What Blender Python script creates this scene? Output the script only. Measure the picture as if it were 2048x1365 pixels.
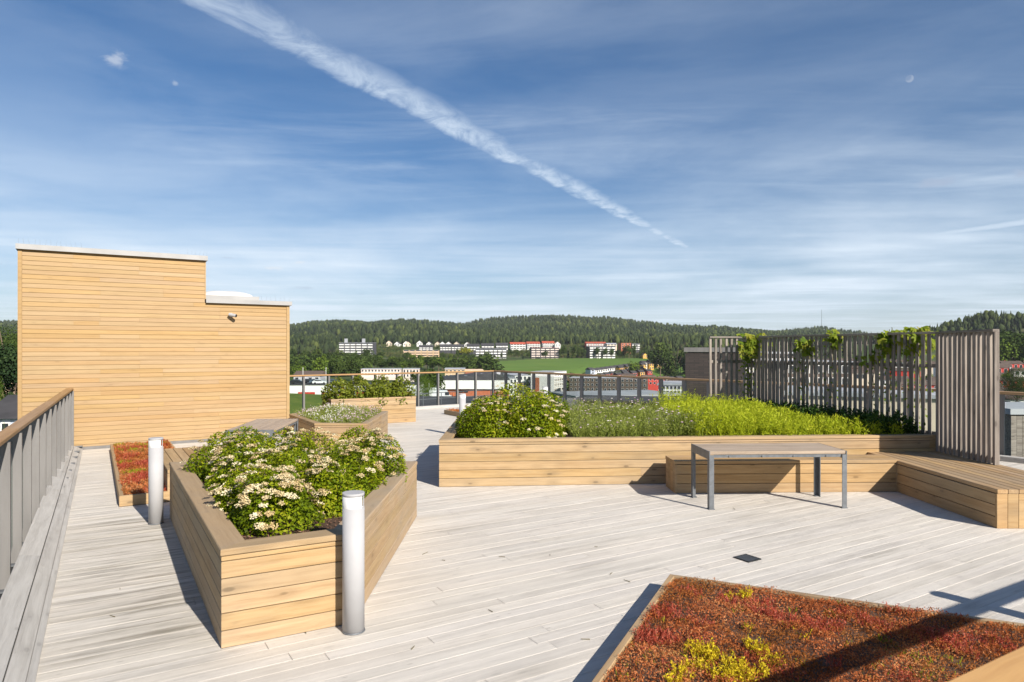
import bpy, math, random
import numpy as np
from mathutils import Vector, Matrix

SC = bpy.context.scene
COL = SC.collection
for _o in list(bpy.data.objects):
    bpy.data.objects.remove(_o)
R = math.radians
rng = np.random.default_rng(7)
random.seed(7)

# ------------------------------------------------------------------ camera
cam = bpy.data.cameras.new("camera")
cam.lens = 24.0
cam.sensor_width = 36.0
cam.shift_y = 0.0085
cam.clip_start = 0.05
cam.clip_end = 20000.0
cam_o = bpy.data.objects.new("camera", cam)
COL.objects.link(cam_o)
cam_o.location = (0, 0, 2.0)
cam_o.rotation_euler = (R(90), 0, 0)
SC.camera = cam_o
cam.dof.use_dof = True
cam.dof.focus_distance = 12.0
cam.dof.aperture_fstop = 4.0

# ------------------------------------------------------------------ exposure
SC.view_settings.view_transform = 'Standard'
SC.view_settings.look = 'None'
SC.view_settings.gamma = 1.0
SC.view_settings.use_curve_mapping = False
SC.view_settings.exposure = 0.72
SC.render.engine = 'CYCLES'
SC.cycles.max_bounces = 8
SC.cycles.transparent_max_bounces = 24
SC.cycles.volume_bounces = 0

# ------------------------------------------------------------------ sun
SUN_EL = R(31.5)
SUN_AZ = R(143.0)                       # clockwise from +Y
SDIR = Vector((math.sin(SUN_AZ) * math.cos(SUN_EL), math.cos(SUN_AZ) * math.cos(SUN_EL), math.sin(SUN_EL)))
sun = bpy.data.lights.new("sun", 'SUN')
sun.energy = 5.0
sun.angle = R(0.53)
sun.color = (1.0, 0.93, 0.83)
sun_o = bpy.data.objects.new("sun", sun)
COL.objects.link(sun_o)
sun_o.rotation_euler = SDIR.to_track_quat('Z', 'Y').to_euler()


# ------------------------------------------------------------------ node helper
class NT:
    def __init__(self, tree):
        self.t = tree
        self.n = tree.nodes
        self.l = tree.links

    def put(self, sock, v):
        if v is None:
            return
        if isinstance(v, bpy.types.NodeSocket):
            self.l.new(v, sock)
        elif isinstance(v, bpy.types.Node):
            self.l.new(v.outputs[0], sock)
        else:
            try:
                sock.default_value = v
            except Exception:
                sock.default_value = tuple(v) + (1.0,)

    def node(self, typ, ins=None, **props):
        nd = self.n.new(typ)
        for k, v in props.items():
            setattr(nd, k, v)
        if ins:
            for k, v in ins.items():
                self.put(nd.inputs[k], v)
        return nd

    def m(self, op, a, b=None, c=None, clamp=False):
        nd = self.n.new('ShaderNodeMath')
        nd.operation = op
        nd.use_clamp = clamp
        self.put(nd.inputs[0], a)
        self.put(nd.inputs[1], b)
        self.put(nd.inputs[2], c)
        return nd.outputs[0]

    def vm(self, op, a, b=None):
        nd = self.n.new('ShaderNodeVectorMath')
        nd.operation = op
        self.put(nd.inputs[0], a)
        self.put(nd.inputs[1], b)
        return nd.outputs['Value'] if op in ('DOT_PRODUCT', 'LENGTH', 'DISTANCE') else nd.outputs[0]

    def smooth(self, v, a, b, lo=0.0, hi=1.0):
        nd = self.n.new('ShaderNodeMapRange')
        nd.interpolation_type = 'SMOOTHSTEP'
        self.put(nd.inputs[0], v)
        nd.inputs[1].default_value = a
        nd.inputs[2].default_value = b
        nd.inputs[3].default_value = lo
        nd.inputs[4].default_value = hi
        return nd.outputs[0]

    def mix(self, fac, a, b, blend='MIX'):
        nd = self.n.new('ShaderNodeMix')
        nd.data_type = 'RGBA'
        nd.blend_type = blend
        self.put(nd.inputs[0], fac)
        self.put(nd.inputs[6], a if not isinstance(a, tuple) else (*a[:3], 1))
        self.put(nd.inputs[7], b if not isinstance(b, tuple) else (*b[:3], 1))
        return nd.outputs[2]

    def noise(self, vec, scale, detail=4, rough=0.55, dist=0.0):
        nd = self.n.new('ShaderNodeTexNoise')
        self.put(nd.inputs['Vector'], vec)
        nd.inputs['Scale'].default_value = scale
        nd.inputs['Detail'].default_value = detail
        nd.inputs['Roughness'].default_value = rough
        nd.inputs['Distortion'].default_value = dist
        return nd.outputs[0]

    def mapping(self, vec, scale=(1, 1, 1), loc=(0, 0, 0), rot=(0, 0, 0)):
        nd = self.n.new('ShaderNodeMapping')
        self.put(nd.inputs[0], vec)
        nd.inputs['Location'].default_value = loc
        nd.inputs['Rotation'].default_value = rot
        nd.inputs['Scale'].default_value = scale
        return nd.outputs[0]

    def ramp(self, fac, stops):
        nd = self.n.new('ShaderNodeValToRGB')
        self.put(nd.inputs[0], fac)
        e = nd.color_ramp.elements
        while len(e) > 1:
            e.remove(e[-1])
        e[0].position, e[0].color = stops[0][0], (*stops[0][1], 1)
        for p, c in stops[1:]:
            x = e.new(p)
            x.color = (*c, 1)
        return nd.outputs[0]

    def xyz(self, x, y, z):
        nd = self.n.new('ShaderNodeCombineXYZ')
        self.put(nd.inputs[0], x)
        self.put(nd.inputs[1], y)
        self.put(nd.inputs[2], z)
        return nd.outputs[0]


# ------------------------------------------------------------------ world: sky, cirrus veil, contrail, puffs, day moon
def make_world():
    w = bpy.data.worlds.new("World")
    SC.world = w
    w.use_nodes = True
    t = NT(w.node_tree)
    bg = t.n['Background']
    bg.inputs[1].default_value = 0.054
    sky = t.node('ShaderNodeTexSky')
    sky.sky_type = 'NISHITA'
    sky.sun_disc = False
    sky.sun_elevation = SUN_EL
    sky.sun_rotation = SUN_AZ
    sky.altitude = 200
    sky.air_density = 1.0
    sky.dust_density = 0.5
    sky.ozone_density = 5.0
    hs = t.node('ShaderNodeHueSaturation', {'Color': sky.outputs[0]})
    hs.inputs['Saturation'].default_value = 1.32
    hs.inputs['Hue'].default_value = 0.502
    sky = hs
    d = t.node('ShaderNodeTexCoord').outputs['Generated']
    sep = t.node('ShaderNodeSeparateXYZ', {0: d})
    dx, dy, dz = sep.outputs
    z = t.m('MAXIMUM', dz, 0.015)
    px, py = t.m('DIVIDE', dx, z), t.m('DIVIDE', dy, z)
    P = t.xyz(px, py, 0.0)
    up = t.smooth(dz, 0.0, 0.03)
    # cirrus: the layer is a flat sheet high above, so its streaks shrink towards the horizon
    c1 = t.noise(t.mapping(P, (0.16, 0.42, 1), (3.1, 1.7, 0), (0, 0, 0.30)), 1.0, 7, 0.58, 0.6)
    c2 = t.noise(t.mapping(P, (0.13, 0.7, 1), (9.1, 4.2, 0), (0, 0, 0.25)), 1.0, 8, 0.62, 0.3)
    c3 = t.noise(t.mapping(P, (0.35, 0.30, 1), (1.0, 8.0, 0), (0, 0, 0.5)), 1.0, 3, 0.5)
    veil = t.m('ADD', t.smooth(c1, 0.32, 0.74, 0.0, 0.66), t.m('MULTIPLY', t.smooth(c2, 0.36, 0.80, 0, 0.30), t.smooth(dz, 0.06, 0.22, 0.25, 1.0)))
    veil = t.m('MULTIPLY', veil, t.smooth(c3, 0.30, 0.62, 0.32, 1.0))
    low = t.smooth(dz, 0.08, 0.40, 1.0, 0.22)
    veil = t.m('MULTIPLY', veil, low)
    wisp = t.noise(t.mapping(P, (0.55, 1.5, 1), (2.0, 5.5, 0), (0, 0, 0.42)), 1.0, 9, 0.66, 0.9)
    wm = t.noise(t.mapping(P, (0.14, 0.2, 1), (6.0, 2.5, 0)), 1.0, 3, 0.5)
    veil = t.m('ADD', veil, t.m('MULTIPLY', t.smooth(wisp, 0.40, 0.85, 0, 0.42), t.m('MULTIPLY', t.smooth(wm, 0.42, 0.62), t.smooth(dz, 0.08, 0.2, 0.3, 1.0))))
    soft = t.noise(t.mapping(t.xyz(dx, dy, t.m('MULTIPLY', dz, 3.2)), (2.2, 2.2, 2.6), (4.0, 0, 1.0), (0, 0.35, 0)), 1.0, 7, 0.58, 0.4)
    veil = t.m('ADD', veil, t.m('MULTIPLY', t.smooth(soft, 0.36, 0.74, 0, 0.52), t.smooth(dz, 0.05, 0.36, 1.0, 0.25)))
    veil = t.m('ADD', veil, t.smooth(dz, 0.02, 0.40, 0.36, 0.0))
    # contrail: a straight line on the same sheet
    wob = t.noise(P, 2.2, 5, 0.6)
    fluff = t.noise(t.mapping(P, (7.0, 4.0, 1), rot=(0, 0, 0.35)), 1.0, 8, 0.70, 0.8)
    rel = t.vm('SUBTRACT', P, (-0.80, 1.95, 0))
    s = t.vm('DOT_PRODUCT', rel, (0.8803, -0.4745, 0))
    tt = t.vm('DOT_PRODUCT', rel, (0.4745, 0.8803, 0))
    s = t.m('ADD', s, t.m('MULTIPLY', t.m('SUBTRACT', wob, 0.5), 0.08))
    s = t.m('ADD', s, t.m('MULTIPLY', t.m('SUBTRACT', fluff, 0.5), 0.075))
    wid = t.smooth(tt, 2.0, 6.0, 1.0, 0.80)
    s = t.m('DIVIDE', s, wid)
    left = t.smooth(s, -0.17, -0.07)
    right = t.smooth(s, -0.05, 0.17, 1, 0)
    trail = t.m('MULTIPLY', t.m('MULTIPLY', left, right), t.smooth(t.m('MULTIPLY_ADD', t.m('SUBTRACT', wob, 0.5), 2.2, tt), 4.7, 7.2, 1, 0))
    trail = t.m('MULTIPLY', trail, t.smooth(fluff, 0.30, 0.68, 0.38, 0.95))
    trail = t.m('MULTIPLY', trail, t.smooth(tt, -0.6, 1.2, 0.62, 0.95))
    # second thin contrail low on the right
    rel2 = t.vm('SUBTRACT', P, (3.18, 6.83, 0))
    s2 = t.vm('DOT_PRODUCT', rel2, (0.870, 0.492, 0))
    t2 = t.vm('DOT_PRODUCT', rel2, (0.492, -0.870, 0))
    s2 = t.m('ADD', s2, t.m('MULTIPLY', t.m('SUBTRACT', fluff, 0.5), 0.22))
    s2 = t.m('DIVIDE', t.m('ABSOLUTE', s2), t.m('MULTIPLY_ADD', t.m('MAXIMUM', t2, 0.0), 0.16, 0.07))
    tr2 = t.m('MULTIPLY', t.smooth(s2, 0.1, 1.1, 1, 0), t.m('MULTIPLY', t.smooth(t2, -0.1, 0.9, 0, 0.85), t.smooth(t2, 2.5, 5.0, 1, 0)))
    fac = t.m('MAXIMUM', veil, t.m('MAXIMUM', trail, tr2))
    # small clouds, each round its own direction
    el = t.m('ARCTAN2', dz, t.m('SQRT', t.m('ADD', t.m('MULTIPLY', dx, dx), t.m('MULTIPLY', dy, dy))))
    az = t.m('ARCTAN2', dx, dy)
    cn = t.noise(t.xyz(t.m('MULTIPLY', az, 30.0), t.m('MULTIPLY', el, 60.0), 0.0), 1.5, 8, 0.68)
    puffs = [(540, 538, 34, 9, 0.75, 0), (600, 525, 20, 6, 0.75, 0), (615, 577, 55, 8, 0.42, 1), (725, 588, 18, 3, 0.3, 1),
             (232, 122, 44, 26, 0.42, 0), (350, 166, 14, 8, 0.30, 0), (1875, 366, 62, 20, 0.85, 1), (2040, 350, 28, 18, 0.9, 1),
             (455, 516, 50, 4, 0.3, 1)]
    white = (7.0, 7.15, 7.6)
    out = t.mix(t.m('MULTIPLY', t.m('MULTIPLY', fac, up), 0.82, clamp=True), sky.outputs[0], (9.3, 10.6, 12.0))
    for (qx, qy, rx, ry, amt, grey) in puffs:
        X, Z = (qx - 1024) / 1365, (700 - qy) / 1365
        a0, e0 = math.atan2(X, 1), math.atan2(Z, math.hypot(1, X))
        k = 1 / (1 + X * X)
        u = t.m('DIVIDE', t.m('SUBTRACT', az, a0), rx / 1365 * k)
        v = t.m('DIVIDE', t.m('SUBTRACT', el, e0), ry / 1365 * math.sqrt(k))
        rr = t.m('SQRT', t.m('ADD', t.m('MULTIPLY', u, u), t.m('MULTIPLY', v, v)))
        msk = t.m('SUBTRACT', t.m('MULTIPLY_ADD', cn, 2.4, -0.55), rr)
        msk = t.smooth(msk, -0.05, 0.75, 0, amt)
        front = t.smooth(dy, 0.05, 0.1)
        out = t.mix(t.m('MULTIPLY', msk, front), out, (4.6, 5.7, 7.6) if grey else (9.6, 10.0, 10.6))
    md = Vector(((1819 - 1024) / 1365, 1, (700 - 158) / 1365)).normalized()
    dn = t.vm('NORMALIZE', d)
    disc = t.smooth(t.vm('DOT_PRODUCT', dn, tuple(md)), math.cos(0.0046), math.cos(0.0038))
    md2 = (md + Vector((-0.0022, 0, 0.0016))).normalized()
    dark = t.smooth(t.vm('DOT_PRODUCT', dn, tuple(md2)), math.cos(0.0046), math.cos(0.0030))
    out = t.mix(t.m('MULTIPLY', t.m('MULTIPLY', disc, t.m('SUBTRACT', 1.0, t.m('MULTIPLY', dark, 0.7))), 0.30), out, (8.0, 8.4, 9.2))
    t.l.new(out, bg.inputs[0])


make_world()

# ------------------------------------------------------------------ materials
MATS = {}


def new_mat(name):
    m = bpy.data.materials.new(name)
    m.use_nodes = True
    t = NT(m.node_tree)
    b = t.n['Principled BSDF']
    MATS[name] = m
    return m, t, b


def rnd_src(t):
    oi = t.node('ShaderNodeObjectInfo').outputs['Random']
    at = t.node('ShaderNodeAttribute', attribute_name='rnd').outputs['Fac']
    return t.m('FRACT', t.m('ADD', oi, at))


def wood(name, c_dark, c_light, grey=(0.3, 0.28, 0.26), grey_amt=0.0, knots=0.6, var=0.22, rough=0.7, gs=(0.9, 26, 26),
         ribs=0.0, dirt=0.0, coat=0.0, flake=0.0):
    m, t, b = new_mat(name)
    rnd = rnd_src(t)
    oc = t.node('ShaderNodeTexCoord').outputs['Object']
    pos = t.node('ShaderNodeNewGeometry').outputs['Position']
    off = t.m('MULTIPLY', rnd, 91.7)
    v = t.vm('ADD', oc, t.xyz(off, t.m('MULTIPLY', off, 3.3), t.m('MULTIPLY', off, 1.7)))
    warp = t.noise(v, 2.2, 2, 0.5)
    v2 = t.vm('ADD', v, t.xyz(0.0, t.m('MULTIPLY', warp, 0.05), t.m('MULTIPLY', warp, 0.05)))
    g = t.noise(t.mapping(v2, gs), 1.0, 6, 0.62, 0.3)
    fine = t.noise(t.mapping(v2, (gs[0] * 5, gs[1] * 7, gs[2] * 7)), 1.0, 3, 0.6)
    gg = t.m('ADD', t.m('MULTIPLY', g, 0.75), t.m('MULTIPLY', fine, 0.25))
    col = t.ramp(gg, [(0.26, tuple(0.72 * a for a in c_dark)), (0.36, c_dark), (0.50, tuple(0.45 * a + 0.55 * c for a, c in zip(c_dark, c_light))), (0.66, c_light)])
    if knots:
        vo = t.node('ShaderNodeTexVoronoi', {'Vector': t.mapping(v, (2.6, 7.0, 7.0))})
        vo.inputs['Scale'].default_value = 1.0
        k = t.smooth(vo.outputs['Distance'], 0.06, 0.17, knots, 0)
        halo = t.smooth(vo.outputs['Distance'], 0.1, 0.45, knots * 0.28, 0)
        col = t.mix(t.m('MAXIMUM', k, halo), col, tuple(0.36 * a for a in c_dark))
    if grey_amt:
        gm = t.noise(t.mapping(pos, (1.0, 1.0, 2.2)), 0.9, 5, 0.6)
        nz = t.node('ShaderNodeSeparateXYZ', {0: t.node('ShaderNodeNewGeometry').outputs['Normal']}).outputs[2]
        top = t.smooth(nz, 0.3, 0.8, 0.0, 0.30)
        col = t.mix(t.m('ADD', t.smooth(gm, 0.38, 0.72, 0, grey_amt), t.m('MULTIPLY', top, min(1.0, grey_amt * 1.5)), clamp=True), col, grey)
        st = t.noise(t.mapping(v, (1.6, 9, 9)), 1.0, 4, 0.65)
        col = t.mix(t.smooth(st, 0.56, 0.75, 0, grey_amt * 0.9), col, tuple(0.55 * a for a in grey))
    if dirt:
        dn = t.noise(t.mapping(pos, (0.45, 0.45, 0.45)), 1.0, 5, 0.6)
        dn2 = t.noise(t.mapping(v, (0.7, 8, 8)), 1.0, 5, 0.65)
        dd = t.m('MULTIPLY', t.smooth(dn, 0.40, 0.66), t.smooth(dn2, 0.42, 0.68))
        col = t.mix(t.m('MULTIPLY', dd, dirt), col, (0.20, 0.175, 0.14))
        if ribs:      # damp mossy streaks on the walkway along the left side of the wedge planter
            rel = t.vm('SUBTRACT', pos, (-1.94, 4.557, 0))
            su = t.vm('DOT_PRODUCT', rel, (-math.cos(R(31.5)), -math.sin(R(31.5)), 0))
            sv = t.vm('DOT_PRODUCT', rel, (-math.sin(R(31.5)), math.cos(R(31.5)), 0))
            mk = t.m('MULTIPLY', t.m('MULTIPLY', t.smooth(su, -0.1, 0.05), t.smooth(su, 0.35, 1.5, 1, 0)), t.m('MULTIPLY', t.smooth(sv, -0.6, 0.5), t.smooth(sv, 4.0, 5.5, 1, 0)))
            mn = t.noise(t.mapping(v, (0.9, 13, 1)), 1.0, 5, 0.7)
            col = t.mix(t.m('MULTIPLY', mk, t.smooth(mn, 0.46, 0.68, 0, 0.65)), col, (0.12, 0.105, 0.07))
        sp = t.node('ShaderNodeTexVoronoi', {'Vector': t.mapping(v, (3.2, 11, 11))})
        sp.inputs['Scale'].default_value = 1.0
        col = t.mix(t.smooth(sp.outputs['Distance'], 0.03, 0.10, dirt * 0.9, 0), col, (0.12, 0.105, 0.09))
    vv = t.m('MULTIPLY_ADD', rnd, var * 2, 1.0 - var)
    col = t.mix(1.0, col, t.node('ShaderNodeCombineColor', {0: vv, 1: vv, 2: vv}).outputs[0], 'MULTIPLY')
    hs = t.node('ShaderNodeHueSaturation', {'Color': col})
    t.put(hs.inputs['Hue'], t.m('MULTIPLY_ADD', t.m('FRACT', t.m('MULTIPLY', rnd, 7.3)), 0.006, 0.497))
    t.put(hs.inputs['Saturation'], t.m('MULTIPLY_ADD', t.m('FRACT', t.m('MULTIPLY', rnd, 13.1)), 0.16, 0.90))
    t.l.new(hs.outputs[0], b.inputs['Base Color'])
    b.inputs['Roughness'].default_value = rough
    b.inputs['Specular IOR Level'].default_value = 0.3
    hgt = gg
    if ribs:
        wv = t.node('ShaderNodeTexWave', {'Vector': t.mapping(oc, (0, ribs, 0))}, wave_type='BANDS', bands_direction='Y')
        wv.inputs['Scale'].default_value = 1.0
        hgt = t.m('ADD', hgt, t.m('MULTIPLY', wv.outputs['Fac'], 0.7))
    bp = t.node('ShaderNodeBump', {'Height': hgt})
    bp.inputs['Strength'].default_value = 0.35
    bp.inputs['Distance'].default_value = 0.004
    t.l.new(bp.outputs[0], b.inputs['Normal'])
    return m


def plain(name, c, rough=0.6, metal=0.0, var=0.10, nscale=3.0, spec=0.4, streak=False):
    m, t, b = new_mat(name)
    pos = t.node('ShaderNodeNewGeometry').outputs['Position']
    n = t.noise(t.mapping(pos, (1, 1, 0.15 if streak else 1)), nscale, 5, 0.6)
    f = t.smooth(n, 0.3, 0.7, 1 - var, 1 + var)
    rnd = rnd_src(t)
    f = t.m('MULTIPLY', f, t.m('MULTIPLY_ADD', rnd, var, 1 - var / 2))
    col = t.mix(1.0, c, t.node('ShaderNodeCombineColor', {0: f, 1: f, 2: f}).outputs[0], 'MULTIPLY')
    t.l.new(col, b.inputs['Base Color'])
    b.inputs['Roughness'].default_value = rough
    b.inputs['Metallic'].default_value = metal
    b.inputs['Specular IOR Level'].default_value = spec
    return m


def leafy(name, stops, trans=0.35, rough=0.5, patch=None):
    """stops: ramp over the per-leaf random value"""
    m, t, b = new_mat(name)
    at = t.node('ShaderNodeAttribute', attribute_name='rnd').outputs['Fac']
    oi = t.node('ShaderNodeObjectInfo').outputs['Random']
    f = t.m('ADD', t.m('MULTIPLY', at, 0.86), t.m('MULTIPLY', oi, 0.14))
    col = t.ramp(f, stops)
    if patch:
        pos = t.node('ShaderNodeNewGeometry').outputs['Position']
        n = t.noise(pos, patch[0], 4, 0.6)
        col = t.mix(t.smooth(n, 0.42, 0.64, 0, patch[2]), col, patch[1])
    t.l.new(col, b.inputs['Base Color'])
    b.inputs['Roughness'].default_value = rough
    b.inputs['Specular IOR Level'].default_value = 0.10
    tr = t.node('ShaderNodeBsdfTranslucent')
    t.l.new(col, tr.inputs[0])
    mx = t.node('ShaderNodeMixShader')
    mx.inputs[0].default_value = trans
    t.l.new(b.outputs[0], mx.inputs[1])
    t.l.new(tr.outputs[0], mx.inputs[2])
    t.l.new(mx.outputs[0], t.n['Material Output'].inputs[0])
    return m


M_PLANTER = wood("planter_wood", (0.305, 0.192, 0.088), (0.435, 0.30, 0.158), grey=(0.27, 0.215, 0.15), grey_amt=0.35, knots=0.8, var=0.10)
M_PLANTER_OLD = wood("weathered_planter_wood", (0.29, 0.188, 0.092), (0.42, 0.295, 0.16), grey=(0.30, 0.24, 0.17), grey_amt=0.65, knots=0.5, var=0.10)
M_BENCH = wood("bench_wood", (0.31, 0.185, 0.08), (0.45, 0.30, 0.15), grey=(0.30, 0.235, 0.16), grey_amt=0.35, knots=0.6, var=0.12)
M_CLAD = wood("painted_cladding", (0.31, 0.196, 0.084), (0.38, 0.25, 0.116), knots=0.22, var=0.045, rough=0.55, grey=(0.42, 0.26, 0.11), grey_amt=0.12)
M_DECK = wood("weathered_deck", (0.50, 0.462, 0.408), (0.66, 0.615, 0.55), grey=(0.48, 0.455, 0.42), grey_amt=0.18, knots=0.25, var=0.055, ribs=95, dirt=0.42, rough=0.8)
M_KERB = wood("silvered_kerb", (0.33, 0.315, 0.295), (0.47, 0.455, 0.43), knots=0.35, var=0.07, dirt=0.35, rough=0.8)
M_SLAT = wood("silvered_slats", (0.135, 0.112, 0.097), (0.33, 0.29, 0.25), knots=0.6, var=0.18, rough=0.8)
M_RAILN = wood("sunlit_rail_wood", (0.50, 0.25, 0.062), (0.62, 0.34, 0.095), knots=0.1, var=0.03, rough=0.6)  # near handrail's wood, with the sun's reflection painted in as brighter orange
M_RAIL = wood("handrail_wood", (0.30, 0.175, 0.075), (0.40, 0.25, 0.12), knots=0.15, var=0.05, rough=0.6)
M_TABLE = wood("table_wood", (0.27, 0.205, 0.15), (0.42, 0.335, 0.255), knots=0.3, var=0.10, rough=0.75)
M_STEEL = plain("galvanised_steel", (0.15, 0.16, 0.172), 0.5, 0.35, 0.14, 14)
M_FIN = plain("grey_coated_post", (0.165, 0.158, 0.152), 0.5, 0.0, 0.10, 8, streak=True)
M_BOLL = plain("bollard_grey", (0.37, 0.368, 0.375), 0.75, 0.0, 0.04, 5)
M_BOLLW = plain("bollard_white", (0.62, 0.615, 0.60), 0.4, 0.0, 0.03, 5)
M_CAP = plain("aluminium_cap", (0.30, 0.295, 0.29), 0.5, 0.1, 0.08, 2)
M_DARK = plain("dark_iron", (0.035, 0.037, 0.04), 0.5, 0.5, 0.2, 10)
M_SOIL = plain("mulch", (0.075, 0.042, 0.026), 0.95, 0, 0.35, 30)
M_BARK = plain("bark", (0.14, 0.10, 0.07), 0.9, 0, 0.25, 6)
M_STEM = plain("stems", (0.12, 0.10, 0.045), 0.8, 0, 0.2, 20)
M_WHITE = plain("white_render", (0.74, 0.73, 0.70), 0.8, 0, 0.07, 0.7)
M_CREAM = plain("cream_render", (0.62, 0.52, 0.40), 0.8, 0, 0.08, 0.7)
M_PEACH = plain("peach_render", (0.72, 0.52, 0.36), 0.8, 0, 0.07, 0.7)
M_PINK = plain("pale_pink_render", (0.70, 0.58, 0.52), 0.8, 0, 0.07, 0.7)
M_GREYW = plain("grey_render", (0.36, 0.37, 0.39), 0.8, 0, 0.10, 0.7)
M_PALEBLUE = plain("pale_blue_grey_boards", (0.42, 0.47, 0.56), 0.8, 0, 0.08, 0.9)
M_DKWALL = plain("dark_wall", (0.055, 0.055, 0.065), 0.8, 0, 0.2, 0.9)
M_BROWN = plain("brown_brick", (0.10, 0.073, 0.058), 0.85, 0, 0.18, 2.0)
M_TAN = plain("tan_wall", (0.46, 0.34, 0.20), 0.85, 0, 0.12, 1.0)
M_BRICK = plain("orange_brick", (0.42, 0.13, 0.065), 0.85, 0, 0.12, 1.4)
M_REDW = plain("red_boards", (0.42, 0.035, 0.022), 0.7, 0, 0.12, 1.4)
M_YELW = plain("yellow_boards", (0.65, 0.36, 0.06), 0.7, 0, 0.10, 1.4)
M_RFDK = plain("dark_roofing", (0.050, 0.048, 0.050), 0.85, 0, 0.25, 0.5)
M_RFBR = plain("brown_roofing", (0.095, 0.070, 0.055), 0.85, 0, 0.25, 0.5)
M_RFRED = plain("red_roofing", (0.36, 0.075, 0.04), 0.8, 0, 0.2, 0.6)
M_RFGR = plain("grey_roofing", (0.33, 0.34, 0.36), 0.7, 0, 0.15, 0.3)
M_PANE = plain("window_pane", (0.030, 0.036, 0.045), 0.12, 0, 0.2, 1.5, spec=0.7)
M_ASPH = plain("asphalt", (0.06, 0.06, 0.062), 0.9, 0, 0.2, 0.8)
M_CARW = plain("white_car_paint", (0.70, 0.71, 0.72), 0.25, 0.1, 0.02, 2)
M_CARB = plain("black_car_paint", (0.03, 0.032, 0.038), 0.22, 0.2, 0.05, 2)
M_CARS = plain("blue_grey_car_paint", (0.12, 0.17, 0.22), 0.25, 0.4, 0.05, 2)
M_TYRE = plain("tyre", (0.02, 0.02, 0.02), 0.9)
M_ORANGE = plain("orange_paint", (0.75, 0.16, 0.03), 0.5)

M_LEAF = leafy("spirea_leaf", [(0.0, (0.06, 0.085, 0.008)), (0.4, (0.145, 0.21, 0.007)), (0.75, (0.29, 0.325, 0.012)), (1.0, (0.42, 0.37, 0.03))], 0.38)
M_FLOWER = leafy("spirea_flower", [(0.0, (0.47, 0.34, 0.16)), (0.5, (0.61, 0.50, 0.29)), (1.0, (0.74, 0.69, 0.51))], 0.10, 0.8)
M_HEDGE = leafy("hedge_leaf", [(0.0, (0.07, 0.10, 0.014)), (0.5, (0.18, 0.21, 0.022)), (0.85, (0.25, 0.29, 0.05)), (0.93, (0.22, 0.10, 0.03)), (1.0, (0.20, 0.05, 0.02))], 0.35)
M_VINE = leafy("vine_leaf", [(0.0, (0.10, 0.17, 0.015)), (0.55, (0.25, 0.30, 0.03)), (1.0, (0.36, 0.31, 0.05))], 0.45)
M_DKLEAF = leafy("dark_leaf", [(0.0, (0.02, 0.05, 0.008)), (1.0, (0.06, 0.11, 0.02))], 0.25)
M_GOLD = leafy("bright_stalk_leaf", [(0.0, (0.20, 0.27, 0.012)), (0.5, (0.38, 0.45, 0.022)), (1.0, (0.52, 0.54, 0.045))], 0.42)
M_MEAD = leafy("meadow_leaf", [(0.0, (0.10, 0.14, 0.022)), (0.5, (0.22, 0.27, 0.045)), (0.85, (0.32, 0.35, 0.09)), (1.0, (0.26, 0.22, 0.24))], 0.35)
M_PETAL = leafy("petal", [(0.0, (0.58, 0.34, 0.48)), (0.5, (0.76, 0.60, 0.66)), (1.0, (0.84, 0.83, 0.78))], 0.25, 0.8)
M_SEDUM = leafy("sedum", [(0.0, (0.13, 0.042, 0.014)), (0.28, (0.36, 0.095, 0.026)), (0.55, (0.56, 0.175, 0.060)), (0.80, (0.64, 0.30, 0.13)), (0.93, (0.50, 0.33, 0.12)), (1.0, (0.55, 0.44, 0.32))], 0.3, 0.7,
                patch=(2.4, (0.27, 0.115, 0.020), 0.6))
M_SEDUMR = leafy("red_sedum", [(0.0, (0.28, 0.040, 0.020)), (0.6, (0.44, 0.085, 0.05)), (1.0, (0.55, 0.20, 0.13))], 0.3, 0.7)
M_SEDUMY = leafy("yellow_sedum", [(0.0, (0.34, 0.25, 0.012)), (0.6, (0.62, 0.47, 0.02)), (1.0, (0.75, 0.62, 0.04))], 0.3, 0.7)
M_SEDUMG = leafy("green_sedum", [(0.0, (0.14, 0.16, 0.014)), (0.6, (0.28, 0.28, 0.02)), (1.0, (0.48, 0.42, 0.03))], 0.3, 0.7)
M_TREE = leafy("broadleaf", [(0.0, (0.022, 0.042, 0.010)), (0.5, (0.055, 0.088, 0.017)), (1.0, (0.10, 0.135, 0.024))], 0.2, 0.7)
M_TREEL = leafy("pale_broadleaf", [(0.0, (0.06, 0.10, 0.015)), (0.5, (0.12, 0.18, 0.022)), (1.0, (0.19, 0.25, 0.035))], 0.25, 0.7)
M_CONI = leafy("conifer", [(0.0, (0.014, 0.030, 0.012)), (0.5, (0.030, 0.055, 0.018)), (1.0, (0.055, 0.080, 0.024))], 0.1, 0.8)
M_CHIP = leafy("bark_chip", [(0.0, (0.06, 0.032, 0.02)), (0.7, (0.15, 0.08, 0.05)), (1.0, (0.26, 0.16, 0.11))], 0.0, 0.9)


def make_glass():
    m, t, b = new_mat("railing_glass")
    t.n.remove(b)
    tr = t.node('ShaderNodeBsdfTransparent')
    tr.inputs[0].default_value = (0.90, 0.93, 0.92, 1)
    gl = t.node('ShaderNodeBsdfGlossy')
    gl.inputs['Roughness'].default_value = 0.02
    fr = t.node('ShaderNodeFresnel')
    fr.inputs[0].default_value = 1.35
    mx = t.node('ShaderNodeMixShader')
    t.l.new(t.m('MULTIPLY', fr.outputs[0], 0.30), mx.inputs[0])
    t.l.new(tr.outputs[0], mx.inputs[1])
    t.l.new(gl.outputs[0], mx.inputs[2])
    t.l.new(mx.outputs[0], t.n['Material Output'].inputs[0])
    return m


M_GLASS = make_glass()


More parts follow.
